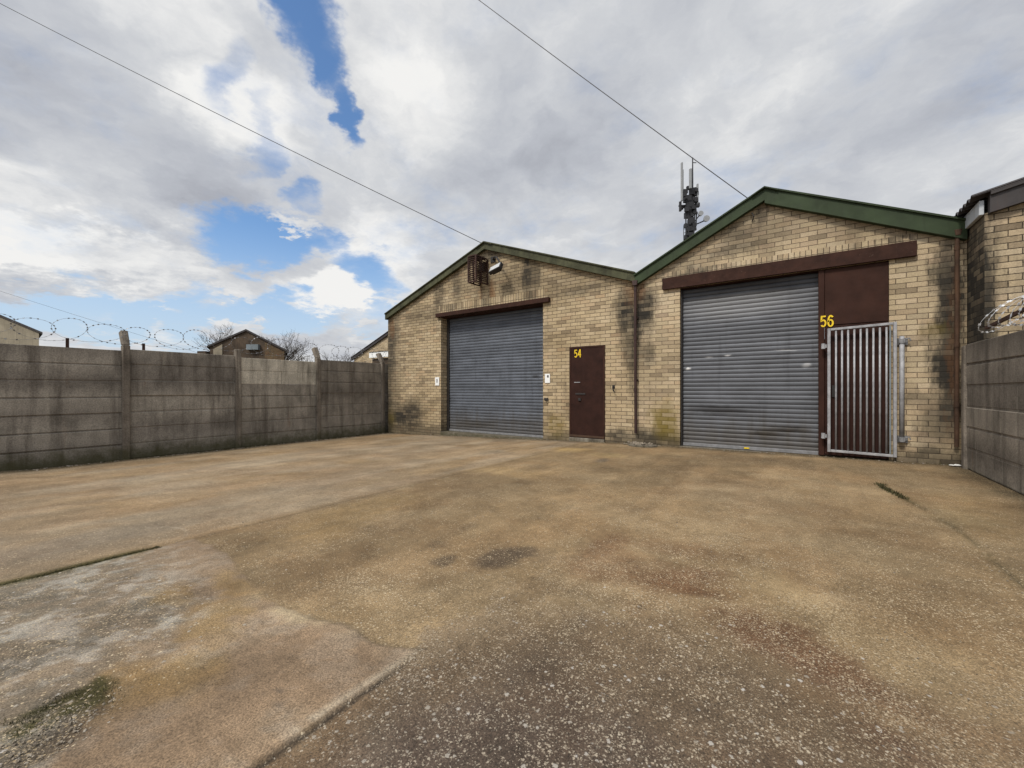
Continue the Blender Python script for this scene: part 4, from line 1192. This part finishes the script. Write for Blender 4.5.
def sblob(az, el, sa, se, rot=0., inner=.0):
    """soft ellipse on the celestial sphere; sizes in degrees"""
    d0 = dirv(az, el); e1 = Vector((0, 0, 1)).cross(d0).normalized() * -1; e2 = d0.cross(e1) * -1
    if e2.z < 0: e2 = -e2
    c, s = math.cos(R(rot)), math.sin(R(rot))
    f1 = (e1 * c + e2 * s) / math.sin(R(sa)); f2 = (-e1 * s + e2 * c) / math.sin(R(se))
    a = t.v('DOT_PRODUCT', WD, tuple(f1)); b = t.v('DOT_PRODUCT', WD, tuple(f2))
    r2 = t.m('MULTIPLY_ADD', a, a, t.m('MULTIPLY', b, b))
    return t.m('MULTIPLY', t.ss(r2, 1., inner), t.m('GREATER_THAN', t.v('DOT_PRODUCT', Dv, tuple(d0)), 0.))
warp = t.v('SUBTRACT', t.noise(Q, 1.9, 6, .62, out='Color'), (.5, .5, .5))
WD = t.v('ADD', Dv, t.v('ADD', t.v('SCALE', warp, .22), t.v('SCALE', t.v('SUBTRACT', t.noise(Q, 7.5, 6, .65, out='Color'), (.5, .5, .5)), .075)))
n1 = t.noise(t.v('ADD', Q, t.v('SCALE', warp, .35)), 1.35, 9, .60)
n2 = t.noise(t.v('ADD', Q, (3.1, 7.7, 1.3)), 3.4, 9, .62)
cov = 1.0
holes = [(-60.8, 40, 3.7, 7, 18, 1.), (-59, 36.5, 2.4, 6, 18, .9), (-57.2, 32, 1.7, 4.2, 8, .85), (-69.5, 32.5, 2.2, 6, -20, .36), (-67, 27.5, 1.8, 5.5, -20, .33), (-62.5, 23.5, 2.6, 2.5, 0, .5),
         (-65.5, 17.2, 8, 4.6, 12, 1.15), (-60, 18.5, 5.5, 3.2, -10, .8), (-54, 14.5, 5.5, 4.2, -10, .75), (-78, 7.2, 14, 3.7, 0, 1.25), (-65, 9.2, 12, 3.6, 0, 1.0), (-95, 7, 14, 4.6, 0, 1.1), (-52, 8.5, 6, 3, 0, .6)]
C0 = None
for (az, el, sa, se, ro, k) in holes:
    b = t.m('MULTIPLY', sblob(az, el, sa, se, ro), k)
    C0 = b if C0 is None else t.m('MAXIMUM', C0, b)
puffs = [(-57.2, 11.5, 5.4, 3.0, 0, 1.1), (-68.6, 6.4, 4.6, 2.5, 0, 1.35), (-74.5, 6.0, 2.4, 1.5, 0, 1.), (-63.4, 20.3, 2.7, .9, -4, .9), (-77, 9.6, 3.6, .8, -5, .6), (-80, 6.3, 2.2, 1., 0, .7), (-74, 5.6, 3.2, .9, 0, .65), (-54, 6.0, 3., 1.6, 0, .9), (-70, 12.2, 3.8, 1.5, -25, .8), (-87, 12.2, 8, 2.2, 0, .5)]
C1 = None
for (az, el, sa, se, ro, k) in puffs:
    b = t.m('MULTIPLY', sblob(az, el, sa, se, ro), k)
    C1 = b if C1 is None else t.m('MAXIMUM', C1, b)
field = t.m('ADD', t.m('SUBTRACT', .86, t.m('MULTIPLY', C0, 1.25)), t.m('MULTIPLY', C1, .95))
field = t.m('ADD', field, t.m('MULTIPLY', t.m('SUBTRACT', n2, .5), 2.0))
dens = t.ss(field, -.28, .90)
# light and grey inside the cloud sheet
thick = t.m('ADD', t.m('MULTIPLY', n1, .85), t.m('MULTIPLY', t.noise(t.v('ADD', Q, t.v('SCALE', warp, .5)), 4.2, 8, .58), .3))
G0 = None
for (az, el, sa, se, ro, k) in [(-80, 24, 15, 7, 0, .20), (-72, 20.5, 7, 4.5, 10, .20), (-28, 30, 7, 6, 0, .16), (-24, 36, 6, 8, 0, .16), (8, 28, 18, 8, 0, .12), (-88, 30, 10, 6, 0, .15), (-40, 38, 8, 5, 0, .08), (-85, 10.6, 10, 1.6, 0, .12)]:
    b = t.m('MULTIPLY', sblob(az, el, sa, se, ro, 0.), k)
    G0 = b if G0 is None else t.m('MAXIMUM', G0, b)
lum = t.m('MULTIPLY_ADD', t.m('SUBTRACT', thick, .56), 1.25, .58)
lum = t.m('SUBTRACT', lum, G0)
B0 = None
for (az, el, sa, se, ro, k) in [(-82, 13.4, 14, 3.6, 0, .26), (-69, 30, 7, 5, 20, .20), (-52, 19, 8, 6, 0, .18), (-47, 34, 8, 7, 0, .18), (-76, 37, 9, 5, 0, .16), (-58, 11.5, 6, 3, 0, .2), (-10, 30, 12, 7, 20, .10), (14, 20, 10, 6, 0, .08), (-36, 20, 10, 5, 0, .05)]:
    b = t.m('MULTIPLY', sblob(az, el, sa, se, ro, 0.), k)
    B0 = b if B0 is None else t.m('MAXIMUM', B0, b)
lum = t.m('ADD', lum, B0)
lum = t.m('ADD', lum, t.m('MULTIPLY', C1, .10))
lum = t.m('SUBTRACT', lum, t.m('MULTIPLY', t.ss(field, .25, 1.1), .03))
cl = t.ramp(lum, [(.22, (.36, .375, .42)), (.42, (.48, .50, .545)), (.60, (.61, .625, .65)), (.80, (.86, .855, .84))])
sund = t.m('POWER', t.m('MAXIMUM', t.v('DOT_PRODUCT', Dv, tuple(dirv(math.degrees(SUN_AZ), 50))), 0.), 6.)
fill_glow = t.m('MULTIPLY_ADD', sund, 2.2, 1.)  # clouds around the sun, out of view, brightened to add light on the facades
cl = t.v('SCALE', cl, fill_glow)
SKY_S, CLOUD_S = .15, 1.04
skc = t.v('MULTIPLY', t.v('SCALE', sky.outputs[0], SKY_S), (.74, .92, 1.08))
skc = t.mix(t.ss(dxyz[2], .36, .03, 0, .8), skc, (.58, .68, .81))
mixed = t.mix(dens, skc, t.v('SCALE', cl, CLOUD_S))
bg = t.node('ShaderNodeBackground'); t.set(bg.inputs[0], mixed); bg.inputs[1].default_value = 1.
o = t.node('ShaderNodeOutputWorld'); t.t.links.new(bg.outputs[0], o.inputs[0])

sl_ = bpy.data.lights.new('sun', 'SUN'); sl_.energy = 2.5; sl_.angle = R(8); sl_.color = (1., .93, .82)
so = bpy.data.objects.new('sun', sl_); COL.objects.link(so)
so.rotation_euler = dirv(math.degrees(SUN_AZ), math.degrees(SUN_EL)).to_track_quat('Z', 'Y').to_euler()

cam = bpy.data.cameras.new('camera'); co = bpy.data.objects.new('camera', cam); COL.objects.link(co)
cam.sensor_width = 36; cam.lens = 412 / 1024 * 36
cam.shift_y = 6 / 1024
cam.clip_start = .05; cam.clip_end = 6000
co.location = (0, 0, CAM_H)
co.rotation_euler = (R(90), 0, YAW)
scene.camera = co
scene.view_settings.view_transform = 'Standard'; scene.view_settings.look = 'None'
scene.view_settings.exposure = 0.; scene.view_settings.gamma = 1.
scene.cycles.max_bounces = 6
